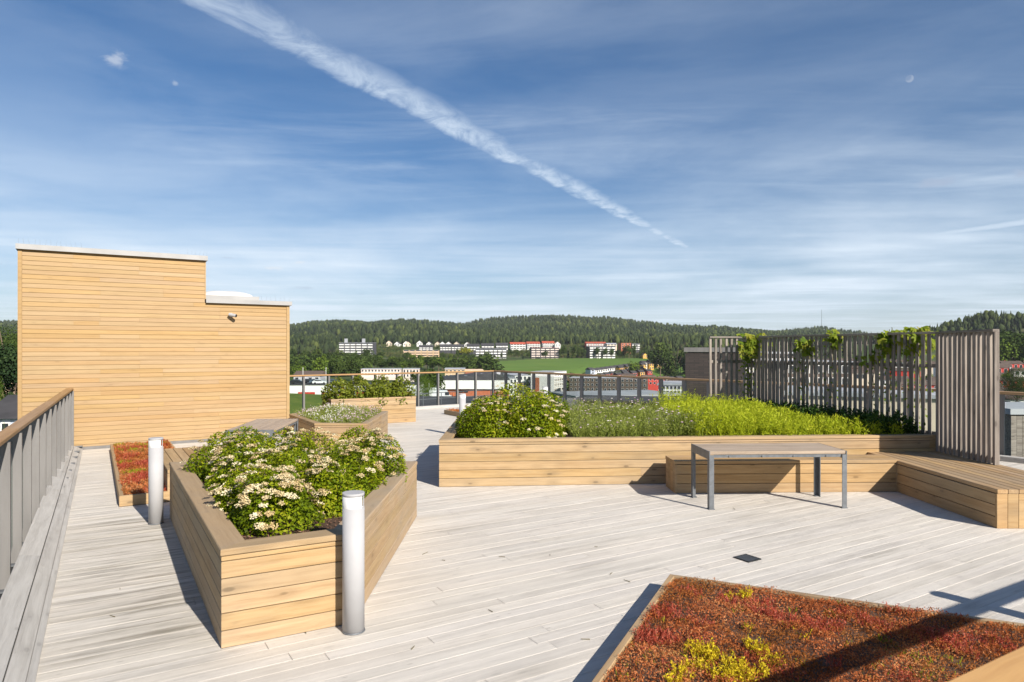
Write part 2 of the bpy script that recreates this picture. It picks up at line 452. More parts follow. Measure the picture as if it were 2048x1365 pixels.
def make_terrain_mat(name, cols, scale, field=False):
    m, t, b = new_mat(name)
    pos = t.node('ShaderNodeNewGeometry').outputs['Position']
    n = t.noise(pos, scale, 6, 0.62)
    col = t.ramp(n, [(0.3, cols[0]), (0.5, cols[1]), (0.7, cols[2])])
    if field:
        st = t.noise(t.mapping(pos, (0.012, 0.10, 1), rot=(0, 0, 0.25)), 1.0, 3, 0.5)
        col = t.mix(t.smooth(st, 0.4, 0.65, 0, 0.5), col, tuple(c * 0.72 for c in cols[1]))
    t.l.new(col, b.inputs['Base Color'])
    b.inputs['Roughness'].default_value = 0.95
    b.inputs['Specular IOR Level'].default_value = 0.1
    return m


M_GROUND = make_terrain_mat("ground", [(0.035, 0.055, 0.018), (0.055, 0.085, 0.022), (0.10, 0.095, 0.055)], 0.02)
M_FIELD = make_terrain_mat("field", [(0.085, 0.150, 0.028), (0.105, 0.175, 0.034), (0.135, 0.19, 0.042)], 0.01, True)
M_LAWN = make_terrain_mat("lawn", [(0.07, 0.11, 0.02), (0.10, 0.14, 0.025), (0.14, 0.165, 0.035)], 0.3)

# ------------------------------------------------------------------ object helpers
WM = {}


def reg(o, parent, W):
    COL.objects.link(o)
    WM[o.name] = W
    if parent is not None:
        o.parent = parent
        o.matrix_basis = WM[parent.name].inverted() @ W
    else:
        o.matrix_basis = W
    return o


def tag(o, label=None, cat=None, group=None, kind=None):
    if label:
        o['label'] = label
    if cat:
        o['category'] = cat
    if group:
        o['group'] = group
    if kind:
        o['kind'] = kind
    return o


def thing(name, label, cat, loc=(0, 0, 0), rotz=0.0, group=None):
    o = bpy.data.objects.new(name, None)
    o.empty_display_size = 0.2
    reg(o, None, Matrix.Translation(loc) @ Matrix.Rotation(rotz, 4, 'Z'))
    return tag(o, label, cat, group)


def obj(name, me, mat=None, parent=None, W=None):
    if mat is not None and not me.materials:
        me.materials.append(mat)
    o = bpy.data.objects.new(name, me)
    return reg(o, parent, W if W is not None else Matrix.Identity(4))


def copy_tree(o, W, parent=None):
    """copy a thing with its parts; W is the copy's world matrix"""
    c = o.copy()
    reg(c, parent, W)
    for ch in list(o.children):
        copy_tree(ch, W @ WM[o.name].inverted() @ WM[ch.name], c)
    return c


def np_mesh(name, verts, faces, rnd=None, smooth=False):
    """verts (N,3); faces: (M,k) int array"""
    me = bpy.data.meshes.new(name)
    verts = np.asarray(verts, dtype=np.float32)
    faces = np.asarray(faces, dtype=np.int32)
    k = faces.shape[1]
    me.vertices.add(len(verts))
    me.vertices.foreach_set('co', verts.ravel())
    me.loops.add(faces.size)
    me.loops.foreach_set('vertex_index', faces.ravel())
    me.polygons.add(len(faces))
    me.polygons.foreach_set('loop_start', np.arange(0, faces.size, k, dtype=np.int32))
    me.polygons.foreach_set('loop_total', np.full(len(faces), k, dtype=np.int32))
    if smooth:
        me.polygons.foreach_set('use_smooth', np.ones(len(faces), dtype=bool))
    me.update(calc_edges=True)
    if rnd is not None:
        a = me.attributes.new('rnd', 'FLOAT', 'FACE')
        a.data.foreach_set('value', np.asarray(rnd, dtype=np.float32))
    return me


class MB:
    """collects simple shapes into one mesh"""

    def __init__(self):
        self.v, self.f, self.r, self.cur = [], [], [], 0.0

    def add(self, vs, fs):
        n = len(self.v)
        self.v += [tuple(p) for p in vs]
        self.f += [tuple(i + n for i in f) for f in fs]
        self.r += [self.cur] * len(fs)
        return self

    def box(self, c, s, rz=0.0, W=None):
        hx, hy, hz = s[0] / 2, s[1] / 2, s[2] / 2
        m = Matrix.Translation(c) @ Matrix.Rotation(rz, 4, 'Z')
        if W is not None:
            m = W @ m
        vs = [m @ Vector((x, y, z)) for z in (-hz, hz) for x, y in ((-hx, -hy), (hx, -hy), (hx, hy), (-hx, hy))]
        return self.add(vs, [(3, 2, 1, 0), (4, 5, 6, 7), (0, 1, 5, 4), (1, 2, 6, 5), (2, 3, 7, 6), (3, 0, 4, 7)])

    def prism(self, poly, z0, z1, W=None):
        n = len(poly)
        vs = [Vector((x, y, z0)) for x, y in poly] + [Vector((x, y, z1)) for x, y in poly]
        if W is not None:
            vs = [W @ p for p in vs]
        fs = [tuple(range(n))[::-1], tuple(range(n, 2 * n))] + [(i, (i + 1) % n, n + (i + 1) % n, n + i) for i in range(n)]
        return self.add(vs, fs)

    def tube(self, p0, p1, r0, r1=None, n=8, cap=True):
        p0, p1 = Vector(p0), Vector(p1)
        r1 = r0 if r1 is None else r1
        a = (p1 - p0).normalized()
        t = a.orthogonal().normalized()
        b = a.cross(t)
        vs = []
        for p, r in ((p0, r0), (p1, r1)):
            for i in range(n):
                th = 2 * math.pi * i / n
                vs.append(p + r * (math.cos(th) * t + math.sin(th) * b))
        fs = [(i, (i + 1) % n, n + (i + 1) % n, n + i) for i in range(n)]
        if cap:
            fs += [tuple(range(n))[::-1], tuple(range(n, 2 * n))]
        return self.add(vs, fs)

    def mesh(self, name, smooth=False):
        me = bpy.data.meshes.new(name)
        me.from_pydata(self.v, [], self.f)
        a = me.attributes.new('rnd', 'FLOAT', 'FACE')
        a.data.foreach_set('value', self.r)
        if smooth:
            for p in me.polygons:
                p.use_smooth = len(p.vertices) == 4
        me.update()
        return me

    def build(self, name, mat, parent=None, W=None, smooth=False):
        return obj(name, self.mesh(name, smooth), mat, parent, W)


def plank_geo(L, a, b, m0=0.0, m1=0.0, ch=0.003):
    ch = min(ch, a * 0.3, b * 0.3)
    sec = [(ch, 0), (a - ch, 0), (a, ch), (a, b - ch), (a - ch, b), (ch, b), (0, b - ch), (0, ch)]
    vs = [(m0 * y / a, y, z) for y, z in sec] + [(L - m1 * y / a, y, z) for y, z in sec]
    fs = [tuple(range(8)), tuple(range(8, 16))[::-1]] + [(i, 8 + i, 8 + (i + 1) % 8, (i + 1) % 8) for i in range(8)]
    return vs, fs


def frame(p0, p1, up=(0, 0, 1)):
    p0, p1 = Vector(p0), Vector(p1)
    X = (p1 - p0).normalized()
    Z = Vector(up).normalized()
    Y = Z.cross(X).normalized()
    Z = X.cross(Y)
    W = Matrix((X, Y, Z)).transposed().to_4x4()
    W.translation = p0
    return W, (p1 - p0).length


def plank(name, parent, mat, p0, p1, a, b, m0=0.0, m1=0.0, up=(0, 0, 1), ch=0.003, label=None):
    """a board from p0 to p1: it extends a to the left of its run and b along up"""
    W, L = frame(p0, p1, up)
    vs, fs = plank_geo(L, a, b, m0, m1, ch)
    me = bpy.data.meshes.new(name)
    me.from_pydata(vs, [], fs)
    me.update()
    o = obj(name, me, mat, parent, W)
    if label:
        o['label'] = label
    return o


U = Vector((math.cos(R(31.5)), math.sin(R(31.5)), 0))      # along the deck boards
V = Vector((-math.sin(R(31.5)), math.cos(R(31.5)), 0))


def inset(poly, d):
    n = len(poly)
    out = []
    for i in range(n):
        a, b, c = Vector(poly[i - 1]), Vector(poly[i]), Vector(poly[(i + 1) % n])
        e0, e1 = (b - a).normalized(), (c - b).normalized()
        n0, n1 = Vector((-e0.y, e0.x)), Vector((-e1.y, e1.x))
        k = d / (1 + n0.dot(n1))
        out.append(tuple(b + (n0 + n1) * k))
    return out


def in_poly(poly, x, y):
    ok = np.ones(np.shape(x), dtype=bool)
    n = len(poly)
    for i in range(n):
        (x0, y0), (x1, y1) = poly[i], poly[(i + 1) % n]
        ok &= ((x1 - x0) * (y - y0) - (y1 - y0) * (x - x0)) >= 0
    return ok


def scatter(poly, n):
    xs = [p[0] for p in poly]
    ys = [p[1] for p in poly]
    pts = np.empty((0, 2))
    while len(pts) < n:
        q = np.column_stack([rng.uniform(min(xs), max(xs), n * 2), rng.uniform(min(ys), max(ys), n * 2)])
        q = q[in_poly(poly, q[:, 0], q[:, 1])]
        pts = np.vstack([pts, q])
    return pts[:n]


# ------------------------------------------------------------------ terrain
SIL = [(-400, 640), (0, 642), (300, 646), (580, 650), (620, 643), (680, 638), (740, 642), (800, 638), (850, 640), (900, 643), (930, 647), (960, 641), (1000, 637),
       (1050, 633), (1100, 631), (1150, 633), (1180, 635), (1210, 634), (1260, 639), (1300, 643), (1340, 649), (1380, 652), (1420, 652),
       (1460, 655), (1500, 659), (1550, 663), (1600, 659), (1650, 657), (1690, 662), (1750, 668), (1900, 666), (2500, 660)]
SX = np.array([s[0] for s in SIL], float)
SY = np.array([s[1] for s in SIL], float)


def sstep(v, a, b):
    t = np.clip((v - a) / (b - a), 0, 1)
    return t * t * (3 - 2 * t)


def H(x, y):
    x = np.asarray(x, float)
    y = np.asarray(y, float)
    yy = np.maximum(y, 30.0)
    a = x / yy
    p = 1024 + 1365 * np.clip(a, -1.1, 1.1)
    ridge = 2 + (700 - np.interp(p, SX, SY)) * 2600 / 1365 - 13
    z = np.full(x.shape, -14.0)
    z = z + 5.5 * sstep(yy, 480, 850) + 18 * sstep(yy, 845, 965)
    low = sstep(p, 880, 1000) * (1 - sstep(p, 1400, 1560)) * (1 - sstep(yy, 430, 620)) * sstep(yy, 40, 110)
    z = z - 24 * low - 4 * sstep(p, 880, 1000) * (1 - sstep(yy, 560, 800))
    far = sstep(yy, 1050, 2600)
    far = 0.45 * far + 0.55 * np.clip((yy - 1050) / 1550, 0, 1.0)
    z = z + (ridge - 9.5) * far
    z = z - np.maximum(0, yy - 2600) * 0.05
    z = z + 12 * np.exp(-((yy - 1560) / 190) ** 2) * sstep(1050 - p, 0, 250)
    z = z + far * (6 * np.sin(x / 170 + 1.3) * np.cos(yy / 210) + 4 * np.sin(x / 67 + yy / 90))
    z = z - 9 * sstep(p, 1140, 1200) * (1 - sstep(p, 1400, 1560)) * (1 - sstep(yy, 595, 690)) * sstep(yy, 430, 520)
    z = z + 5 * sstep(p, 1500, 1700) * sstep(yy, 300, 450) * (1 - sstep(yy, 560, 700))
    # near wooded hill on the right
    z = z + 33 * np.exp(-(((x - 668) / 62) ** 2 + ((y - 930) / 150) ** 2))
    z = z + 24 * np.exp(-(((x - 800) / 85) ** 2 + ((y - 950) / 190) ** 2))
    # the town on the right lies lower
    z = z + 3.5 * np.exp(-(((x + 75) / 40) ** 2 + ((y - 190) / 30) ** 2))
    return z


def h1(x, y):
    return float(H(np.array([x]), np.array([y]))[0])


def warp(n, lo, hi, p):
    t = np.linspace(-1, 1, n)
    s = np.sign(t) * np.abs(t) ** p
    return np.where(s < 0, -s * lo, s * hi)


def grid_sheet(name, xs, ys, dz, mat, kind='structure', keep=None):
    X, Y = np.meshgrid(xs, ys)
    Z = H(X, Y) + dz
    nx, ny = len(xs), len(ys)
    vs = np.column_stack([X.ravel(), Y.ravel(), Z.ravel()])
    i = np.arange(nx * ny).reshape(ny, nx)
    fs = np.column_stack([i[:-1, :-1].ravel(), i[:-1, 1:].ravel(), i[1:, 1:].ravel(), i[1:, :-1].ravel()])
    if keep is not None:
        c = vs[fs].mean(axis=1)
        fs = fs[keep(c[:, 0], c[:, 1])]
    o = obj(name, np_mesh(name, vs, fs, smooth=True), mat)
    tag(o, kind=kind)
    return o


grid_sheet("ground", warp(221, -5200, 5200, 1.7), warp(241, -1200, 6200, 1.6), 0.0, M_GROUND)
fld = [(-120, 500), (215, 470), (250, 600), (235, 800), (95, 850), (-25, 770), (-80, 640)]
grid_sheet("field", np.arange(-130, 330, 9.0), np.arange(440, 880, 9.0), 0.35, M_FIELD, keep=lambda x, y: in_poly([(-60, 560), (60, 590), (140, 600), (215, 640), (190, 822), (60, 828), (-30, 705)], x, y))
grid_sheet("lawn", np.arange(-110, -30, 4.0), np.arange(120, 215, 4.0), 0.3, M_LAWN)


def at(px, py, D):
    return Vector(((px - 1024) / 1365 * D, D, 2 + (700 - py) / 1365 * D))


# ------------------------------------------------------------------ roof deck
C_FAR = Vector((-0.66, 25.2, 0))
A_NEAR = Vector((-0.75, 0.55, 0))
B_NEAR = Vector((12.06, 8.26, 0))
DECK = [(A_NEAR.x - 0.15, A_NEAR.y - 0.1), (B_NEAR.x, B_NEAR.y), (C_FAR.x, C_FAR.y), (-8.5, 18.7), (-9.5, 15.2)]
body = inset(DECK, -0.35)
o = MB().prism(body, -13.9, -0.20).build("roof_slab", M_GREYW)
tag(o, kind='structure')
deck = bpy.data.objects.new("roof_deck", None)
reg(deck, None, Matrix.Identity(4))
tag(deck, kind='structure')


def clip_row(poly, q, d):
    lo, hi = -1e9, 1e9
    n = len(poly)
    for i in range(n):
        a, b = Vector((*poly[i], 0)), Vector((*poly[(i + 1) % n], 0))
        nrm = Vector((-(b - a).y, (b - a).x, 0))
        den = nrm.dot(d)
        num = nrm.dot(a - q)
        if abs(den) < 1e-9:
            if num > 0:
                return None
            continue
        t = num / den
        if den > 0:
            lo = max(lo, t)
        else:
            hi = min(hi, t)
    return (lo, hi) if hi - lo > 0.05 else None


PITCH = 0.125
cands = []
vals = [V.dot(Vector((x, y, 0))) for x, y in DECK]
row = min(vals)
ri = 0
while row < max(vals):
    q = V * (row + PITCH / 2)
    c = clip_row(DECK, q, U)
    if c:
        s = c[0]
        first = True
        while s < c[1] - 0.02:
            L = random.uniform(1.0, 4.6) if first else random.uniform(3.2, 4.8)
            e = min(s + L, c[1])
            if c[1] - e < 0.5:
                e = c[1]
            cands.append((row, s, e))
            s = e
            first = False
    row += PITCH
    ri += 1


def deck_score(c):
    best = 0.0
    for k in (0.0, 0.25, 0.5, 0.75, 1.0):
        p = V * c[0] + U * (c[1] + (c[2] - c[1]) * k)
        if p.y > 3.6 and abs(p.x / p.y) < 0.80:
            best = max(best, 1.0 / p.y)
    return best


cands.sort(key=deck_score, reverse=True)
FR = Matrix((U, V, Vector((0, 0, 1)))).transposed().to_4x4()
for c in cands[:295]:
    p0 = V * c[0] + U * (c[1] + 0.002) + Vector((0, 0, -0.028 + random.uniform(-0.0007, 0.0007)))
    p1 = p0 + U * (c[2] - c[1] - 0.004)
    plank("deck_board", deck, M_DECK, p0, p1, PITCH - 0.0022, 0.028, ch=0.0007)
mb = MB()
for c in cands[295:]:
    vs, fs = plank_geo(c[2] - c[1] - 0.004, PITCH - 0.0022, 0.028, ch=0.0007)
    mb.cur = random.random()
    mb.add([(x + c[1] + 0.002, y + c[0], z - 0.028 + 0.0) for x, y, z in vs], fs)
o = mb.build("deck_boarding", M_DECK, deck, FR)
o['kind'] = 'stuff'
o = MB().prism(inset(DECK, 0.02), -0.19, -0.06).build("deck_underlay", M_BARK, deck)


# ------------------------------------------------------------------ penthouse clad in ochre boards
WA = Vector((-9.50, 13.12, 0))
WB = Vector((-5.147, 15.79, 0))
WS = Vector((-6.663, 14.86, 0))
wd = (WB - WA).normalized()
wn = Vector((-wd.y, wd.x, 0))                  # away from the camera
stair = thing("stair_house", "tall stepped stair house clad in horizontal ochre boards at left", "stair house", WA)
DEPTH = 3.4
lu, lt = (WS - WA).length, (WB - WA).length
Ww, _ = frame(WA, WB)
core = MB()
core.prism([(0.03, 0.03), (lu - 0.03, 0.03), (lu - 0.03, DEPTH), (0.03, DEPTH)], -3.0, 3.94)
core.prism([(lu - 0.03, 0.03), (lt - 0.03, 0.03), (lt - 0.03, DEPTH), (lu - 0.03, DEPTH)], -3.0, 3.02)
core.build("wall", M_CLAD, stair, Ww)
bp = 0.0885
z = -2.2
row = 0
while z < 3.93:
    full = z + bp < 3.03
    end = lt - 0.065 if full else lu - 0.02
    top = min(bp - 0.0035, (3.94 if not full else 3.94) - z)
    if not full and z < 3.03:
        end = lu - 0.02
    s = 0.068
    cuts = []
    if z > -0.6:
        n = random.choice((1, 2, 2))
        cuts = sorted(random.choice((0.9, 1.35, 2.05, 2.5, 3.1, 3.6)) + random.uniform(-.02, .02) for _ in range(n))
    for e in [c for c in cuts if 0.5 < c < end - 0.4] + [end]:
        if e - s < 0.2:
            continue
        p0 = WA + wd * s + Vector((0, 0, z))
        # each board leans a little so its lower edge stands proud
        plank("cladding_board", stair, M_CLAD, p0, WA + wd * (e - 0.0015) + Vector((0, 0, z)), 0.028, top, up=Vector((0, 0, 1)) + wn * 0.055, ch=0.003)
        s = e
    z += bp
for s0, s1, zt in ((0.0, 0.066, 3.94), (lt - 0.064, lt, 3.02)):
    plank("corner_board", stair, M_CLAD, WA + wd * s0 - wn * 0.012 + Vector((0, 0, -3.0)), WA + wd * s1 - wn * 0.012 + Vector((0, 0, -3.0)), 0.05, 3.0 + zt)
plank("step_board", stair, M_CLAD, WA + wd * (lu - 0.022) - wn * 0.008 + Vector((0, 0, 3.10)), WA + wd * lu - wn * 0.008 + Vector((0, 0, 3.10)), 0.05, 0.84)
mb = MB()
mb.box((lu / 2, DEPTH / 2 - 0.03, 3.985), (lu + 0.06, DEPTH + 0.08, 0.10))
mb.build("roof_cap", M_CAP, stair, Ww)
mb = MB()
mb.box(((lu + lt) / 2 + 0.02, DEPTH / 2 - 0.03, 3.065), (lt - lu + 0.045, DEPTH + 0.08, 0.09))
mb.build("roof_cap", M_CAP, stair, Ww)
MB().box((lt / 2 - 0.1, -0.018, 0.03), (lt + 0.1, 0.028, 0.055)).build("base_flashing", M_FIN, stair, Ww)
spk = MB()
spk.tube((0, 0, 0), (0, -0.012, 0.11), 0.0016, 0.0010, 4)
spk = spk.mesh("bird_spike")
for q in [0.02 + 0.085 * i for i in range(13)] + [lu - 0.36 + 0.075 * i for i in range(6)]:
    obj("bird_spike", spk, M_STEEL, stair, Ww @ Matrix.Translation((q, -0.05, 4.03)) @ Matrix.Rotation(random.uniform(-.25, .25), 4, 'Y'))
for q in [lt - 0.62 + 0.10 * i for i in range(7)]:
    obj("bird_spike", spk, M_STEEL, stair, Ww @ Matrix.Translation((q, -0.05, 3.11)) @ Matrix.Rotation(random.uniform(-.25, .25), 4, 'Y'))

# skylight dome on the lower roof
dome = thing("skylight_dome", "white skylight dome on the lower roof of the stair house", "skylight", Ww @ Vector((lu + 0.55, 1.1, 3.11)), math.atan2(wd.y, wd.x))
vs, fs = [], []
for j in range(9):
    ph = j / 8 * math.pi / 2
    for i in range(28):
        th = 2 * math.pi * i / 28
        cx, sx = math.cos(th), math.sin(th)
        k = 1 / (abs(cx) ** 4 + abs(sx) ** 4) ** 0.25
        vs.append((0.60 * k * cx * math.cos(ph), 0.60 * k * sx * math.cos(ph), 0.12 + 0.15 * math.sin(ph)))
for j in range(8):
    for i in range(28):
        fs.append((j * 28 + i, j * 28 + (i + 1) % 28, (j + 1) * 28 + (i + 1) % 28, (j + 1) * 28 + i))
mb = MB()
mb.add(vs, fs)
mb.build("dome", M_BOLLW, dome, WM[dome.name], smooth=True)
MB().box((0, 0, 0.06), (1.3, 1.3, 0.12)).build("upstand", M_CAP, dome, WM[dome.name])

# security camera on the boards
sp = WA + wd * ((at(462, 631, 1).x * 0) + 3.02)
ray = (462 - 1024) / 1365
s_cam = (ray * WA.y - WA.x) / (wd.x - ray * wd.y)
cp = WA + wd * s_cam + Vector((0, 0, 2 + (700 - 631) / 1365 * (WA + wd * s_cam).y))
sec = thing("security_camera", "small grey security camera fixed high on the ochre boards", "camera", cp)
mb = MB()
mb.tube(cp - wn * 0.01, cp - wn * 0.05, 0.045, 0.045, 14)
mb.build("base", M_BOLLW, sec)
mb = MB()
mb.tube(cp - wn * 0.05, cp - wn * 0.10, 0.02, 0.02, 10)
mb.build("bracket", M_BOLL, sec)
bdir = (wd * 0.75 - wn * 0.6 + Vector((0, 0, -0.18))).normalized()
mb = MB()
mb.tube(cp - wn * 0.11 - bdir * 0.06, cp - wn * 0.11 + bdir * 0.10, 0.036, 0.036, 14)
mb.build("housing", M_BOLL, sec)
mb = MB()
mb.tube(cp - wn * 0.11 + bdir * 0.102, cp - wn * 0.11 + bdir * 0.112, 0.034, 0.030, 14)
mb.build("lens", M_DARK, sec)


# ------------------------------------------------------------------ railings: wooden handrail, flat posts, glass
def railing(label, p0, p1, z, rail_w, rail_t, post_d, post_t, pitch, along, zb=-0.25, posts=True, glass=True, start=0.0, brk=False, off=0.0):
    p0, p1 = Vector(p0), Vector(p1)
    t = thing("railing", label, "railing", p0)
    d = (p1 - p0).normalized()
    L = (p1 - p0).length
    W, _ = frame(p0, p1)
    s = 0.0
    while s < L - 0.05:
        e = min(s + 4.0, L)
        vs, fs = plank_geo(e - s - 0.002, rail_w, rail_t, ch=0.008)
        m = bpy.data.meshes.new("handrail")
        m.from_pydata(vs, [], fs)
        obj("handrail", m, M_RAILN if 'blurred' in label else M_RAIL, t, W @ Matrix.Translation((s, -rail_w / 2, z - rail_t)))
        s = e
    MB().box((L / 2, 0, z - rail_t - 0.006), (L, 0.05, 0.010)).build("rail_bar", M_FIN, t, W)
    if posts:
        sx, sy = (post_d, post_t) if along else (post_t, post_d)
        pm = MB().box((0, 0, (z - rail_t - 0.013 + zb) / 2), (sx, sy, z - rail_t - 0.013 - zb)).mesh("post")
        gm = MB().box((pitch / 2, 0.0, (z + 0.02) / 2 - 0.03), (pitch - 0.05 - sx, 0.010, z - 0.22)).mesh("glass_panel")
        bm_ = MB().box((0, 0, -0.02), (0.05, 0.16, 0.16)).mesh('bracket')
        bb_ = MB().box((0, 0, 0.075), (0.07, 0.20, 0.014)).mesh('bracket_bar')
        q = start
        while q < L:
            obj("post", pm, M_FIN, t, W @ Matrix.Translation((q, off, 0)))
            if glass and q + pitch < L + 0.1:
                obj("glass_panel", gm, M_GLASS, t, W @ Matrix.Translation((q, -post_d * 0.5 * 0 + off, 0)))
            if brk:
                obj('bracket', bm_, M_DARK, t, W @ Matrix.Translation((q - 0.06, 0.12, 0)))
                obj('bracket_bar', bb_, M_STEEL, t, W @ Matrix.Translation((q - 0.06, 0.12, 0)))
            q += pitch
    return t


RA = Vector((-8.785, 13.56, 0))
RB = Vector((-4.51, 6.015, 0))
rdir = (RB - RA).normalized()
railing("railing with flat grey posts and wooden handrail running along the left kerb", RA, RA + rdir * 14.2, 1.239, 0.125, 0.045, 0.15, 0.045, 0.78, False, zb=-0.45, start=0.10, brk=True)
gdir = Vector((-6.62, 20.4, 0)) - C_FAR
railing("glass railing with wooden handrail along the far edge behind the hedge planter", C_FAR, C_FAR + gdir.normalized() * 9.2, 1.24, 0.10, 0.045, 0.10, 0.05, 0.80, False, start=0.05)
rr = Vector((9.12, 12.25, 0))
railing("glass railing with wooden handrail running behind the slatted screen to right", rr + (rr - C_FAR).normalized() * 4.6, C_FAR, 1.24, 0.11, 0.05, 0.12, 0.05, 0.80, True, start=0.1)
railing("blurred wooden handrail crossing the bottom right corner of the view", Vector((-0.712, 0.518, 0)), Vector((-0.712, 0.518, 0)) + Vector((0.8588, 0.5123, 0)) * 14.0, 1.2, 0.145, 0.05, 0.12, 0.05, 8.2, False, start=7.6, glass=False)

# ------------------------------------------------------------------ kerb along the left side and the far edge
kerb = thing("timber_kerb", "low sloping kerb of silvered boards along the left railing", "kerb", (-3.11, 4.5, 0))
kd = Vector((-0.514, 0.858, 0)).normalized()
kn = Vector((-kd.y, kd.x, 0))                    # towards the outside (left)
k0 = Vector((-3.11, 4.5, 0)) - kd * 4.35
KL = (Vector((-8.495, 13.48, 0)) - k0).length + 0.15
prof = [(0.0, 0.0, 0.045, 0.022), (0.045, 0.024, 0.145, 0.072), (0.145, 0.076, 0.31, 0.115)]
for (d0, z0, d1, z1) in prof:
    s = 0.0
    first = True
    while s < KL - 0.1:
        e = min(KL, s + (random.uniform(1.5, 3) if first else random.uniform(3.4, 4.6)))
        upv = Vector((0, 0, 1)) * (d1 - d0) - kn * (z1 - z0)
        wdt = math.hypot(d1 - d0, z1 - z0)
        plank("kerb_board", kerb, M_KERB, k0 + kd * (s + .001) + kn * d0 + Vector((0, 0, z0)), k0 + kd * (e - .001) + kn * d0 + Vector((0, 0, z0)), wdt - 0.002, 0.022, up=upv, ch=0.003)
        s = e
        first = False
MB().box((KL / 2, 0.16, -0.05), (KL, 0.26, 0.10)).build("kerb_core", M_DARK, kerb, frame(k0, k0 + kd)[0])
for nm, lab, a, b in (("timber_kerb", "low pale kerb along the far edge below the glass railing", C_FAR, C_FAR + gdir.normalized() * 8.6),
                      ("timber_kerb", "low kerb under the right glass railing behind the slatted screen", rr + (rr - C_FAR).normalized() * 4.4, C_FAR)):
    kt = thing(nm, lab, "kerb", a)
    L = (b - a).length
    s = 0
    while s < L - .05:
        e = min(L, s + 4.2)
        dd = (b - a).normalized()
        nn = Vector((-dd.y, dd.x, 0))
        plank("kerb_board", kt, M_KERB, a + dd * s + nn * 0.10, a + dd * (e - .003) + nn * 0.10, 0.18, 0.09)
        s = e


# ------------------------------------------------------------------ planters and benches
def edges(poly):
    n = len(poly)
    for i in range(n):
        yield Vector((*poly[i], 0)), Vector((*poly[(i + 1) % n], 0)), Vector((*poly[i - 1], 0)), Vector((*poly[(i + 2) % n], 0))


def half_cot(prev, cur, nxt):
    a, b = (prev - cur).normalized(), (nxt - cur).normalized()
    ang = math.acos(max(-1, min(1, a.dot(b))))
    cr = (cur - prev).cross(nxt - cur).z
    if cr < 0:
        ang = 2 * math.pi - ang
    return 1 / math.tan(ang / 2)


def planter(label, poly, h, nb, cap_w, cap_t=0.045, strip=0.035, mat=None, mats=None, soil=None, bt=0.034, cap_mat=None, soil_mat=None):
    c = Vector((sum(p[0] for p in poly) / len(poly), sum(p[1] for p in poly) / len(poly), 0))
    t = thing("planter", label, "planter", c)
    bh = (h - cap_t - strip - 0.004) / nb
    for i, (p0, p1, pp, pn) in enumerate(edges(poly)):
        c0, c1 = half_cot(pp, p0, p1), half_cot(p0, p1, pn)
        m = (mats or {}).get(i, mat or M_PLANTER)
        L = (p1 - p0).length
        d = (p1 - p0).normalized()
        n_in = Vector((-d.y, d.x, 0))
        for k in range(nb + (1 if strip else 0)):
            z0 = 0.004 + k * bh
            hh = (bh if k < nb else strip) - 0.005
            parts = [(0, L)]
            if L > 4.6:
                cut = L * random.uniform(0.35, 0.68)
                parts = [(0, cut), (cut, L)]
            for a, b in parts:
                plank("planter_board", t, m, p0 + d * (a + (.0012 if a else 0)) + Vector((0, 0, z0)), p0 + d * b + Vector((0, 0, z0)), bt, hh,
                      m0=bt * c0 if a == 0 else 0, m1=bt * c1 if b == L else 0, ch=0.004)
        if cap_w:
            o0 = p0 - n_in * 0.006 - d * 0.006 * c0
            o1 = p1 - n_in * 0.006 + d * 0.006 * c1
            plank("cap_board", t, cap_mat or m, o0 + Vector((0, 0, h - cap_t)), o1 + Vector((0, 0, h - cap_t)), cap_w, cap_t, m0=cap_w * c0, m1=cap_w * c1, ch=0.006)
    ip = inset(poly, bt + 0.004)
    MB().prism(ip, 0.0, (soil if soil else h - 0.09)).build("soil", soil_mat or M_SOIL, t)
    return t


P1 = [(-1.94, 4.557), (-1.156, 4.99), (-1.14, 8.174), (-4.073, 8.125)]
planter("wedge shaped wooden planter in the foreground full of cream flowering shrubs", P1, 0.665, 5, 0.185, mats={1: M_PLANTER_OLD, 3: M_PLANTER_OLD, 2: M_PLANTER_OLD})
P5 = [(-1.06, 9.93), (6.42, 10.50), (6.80, 10.58), (5.08, 14.70), (3.95, 14.70), (-1.05, 13.4)]
planter("long wooden planter across the middle with shrub, wild flowers and yellow green stalks", P5, 0.69, 5, 0.17)
P3 = [(-5.06, 15.52), (-3.92, 13.56), (-2.86, 13.47), (-2.96, 16.27), (-4.7, 17.1)]
planter("angular wooden planter of pink and white flowers beside the stair house corner", P3, 0.54, 4, 0.14, mats={2: M_PLANTER_OLD})
q0 = Vector((-4.70, 17.75, 0))
q1 = Vector((-2.67, 18.96, 0))
qd = (q1 - q0).normalized()
qn = Vector((-qd.y, qd.x, 0))
P2 = [tuple(q0.xy), tuple(q1.xy), tuple((q1 + qn * 0.85).xy), tuple((q0 + qn * 0.85).xy)]
planter("tall wooden box planter holding a leafy hedge by the far railing", P2, 0.705, 5, 0.12)


def rect(c, du, dv, a, b):
    c = Vector(c)
    return [tuple((c + du * x + dv * y).xy) for x, y in ((0, 0), (a, 0), (a, b), (0, b))]


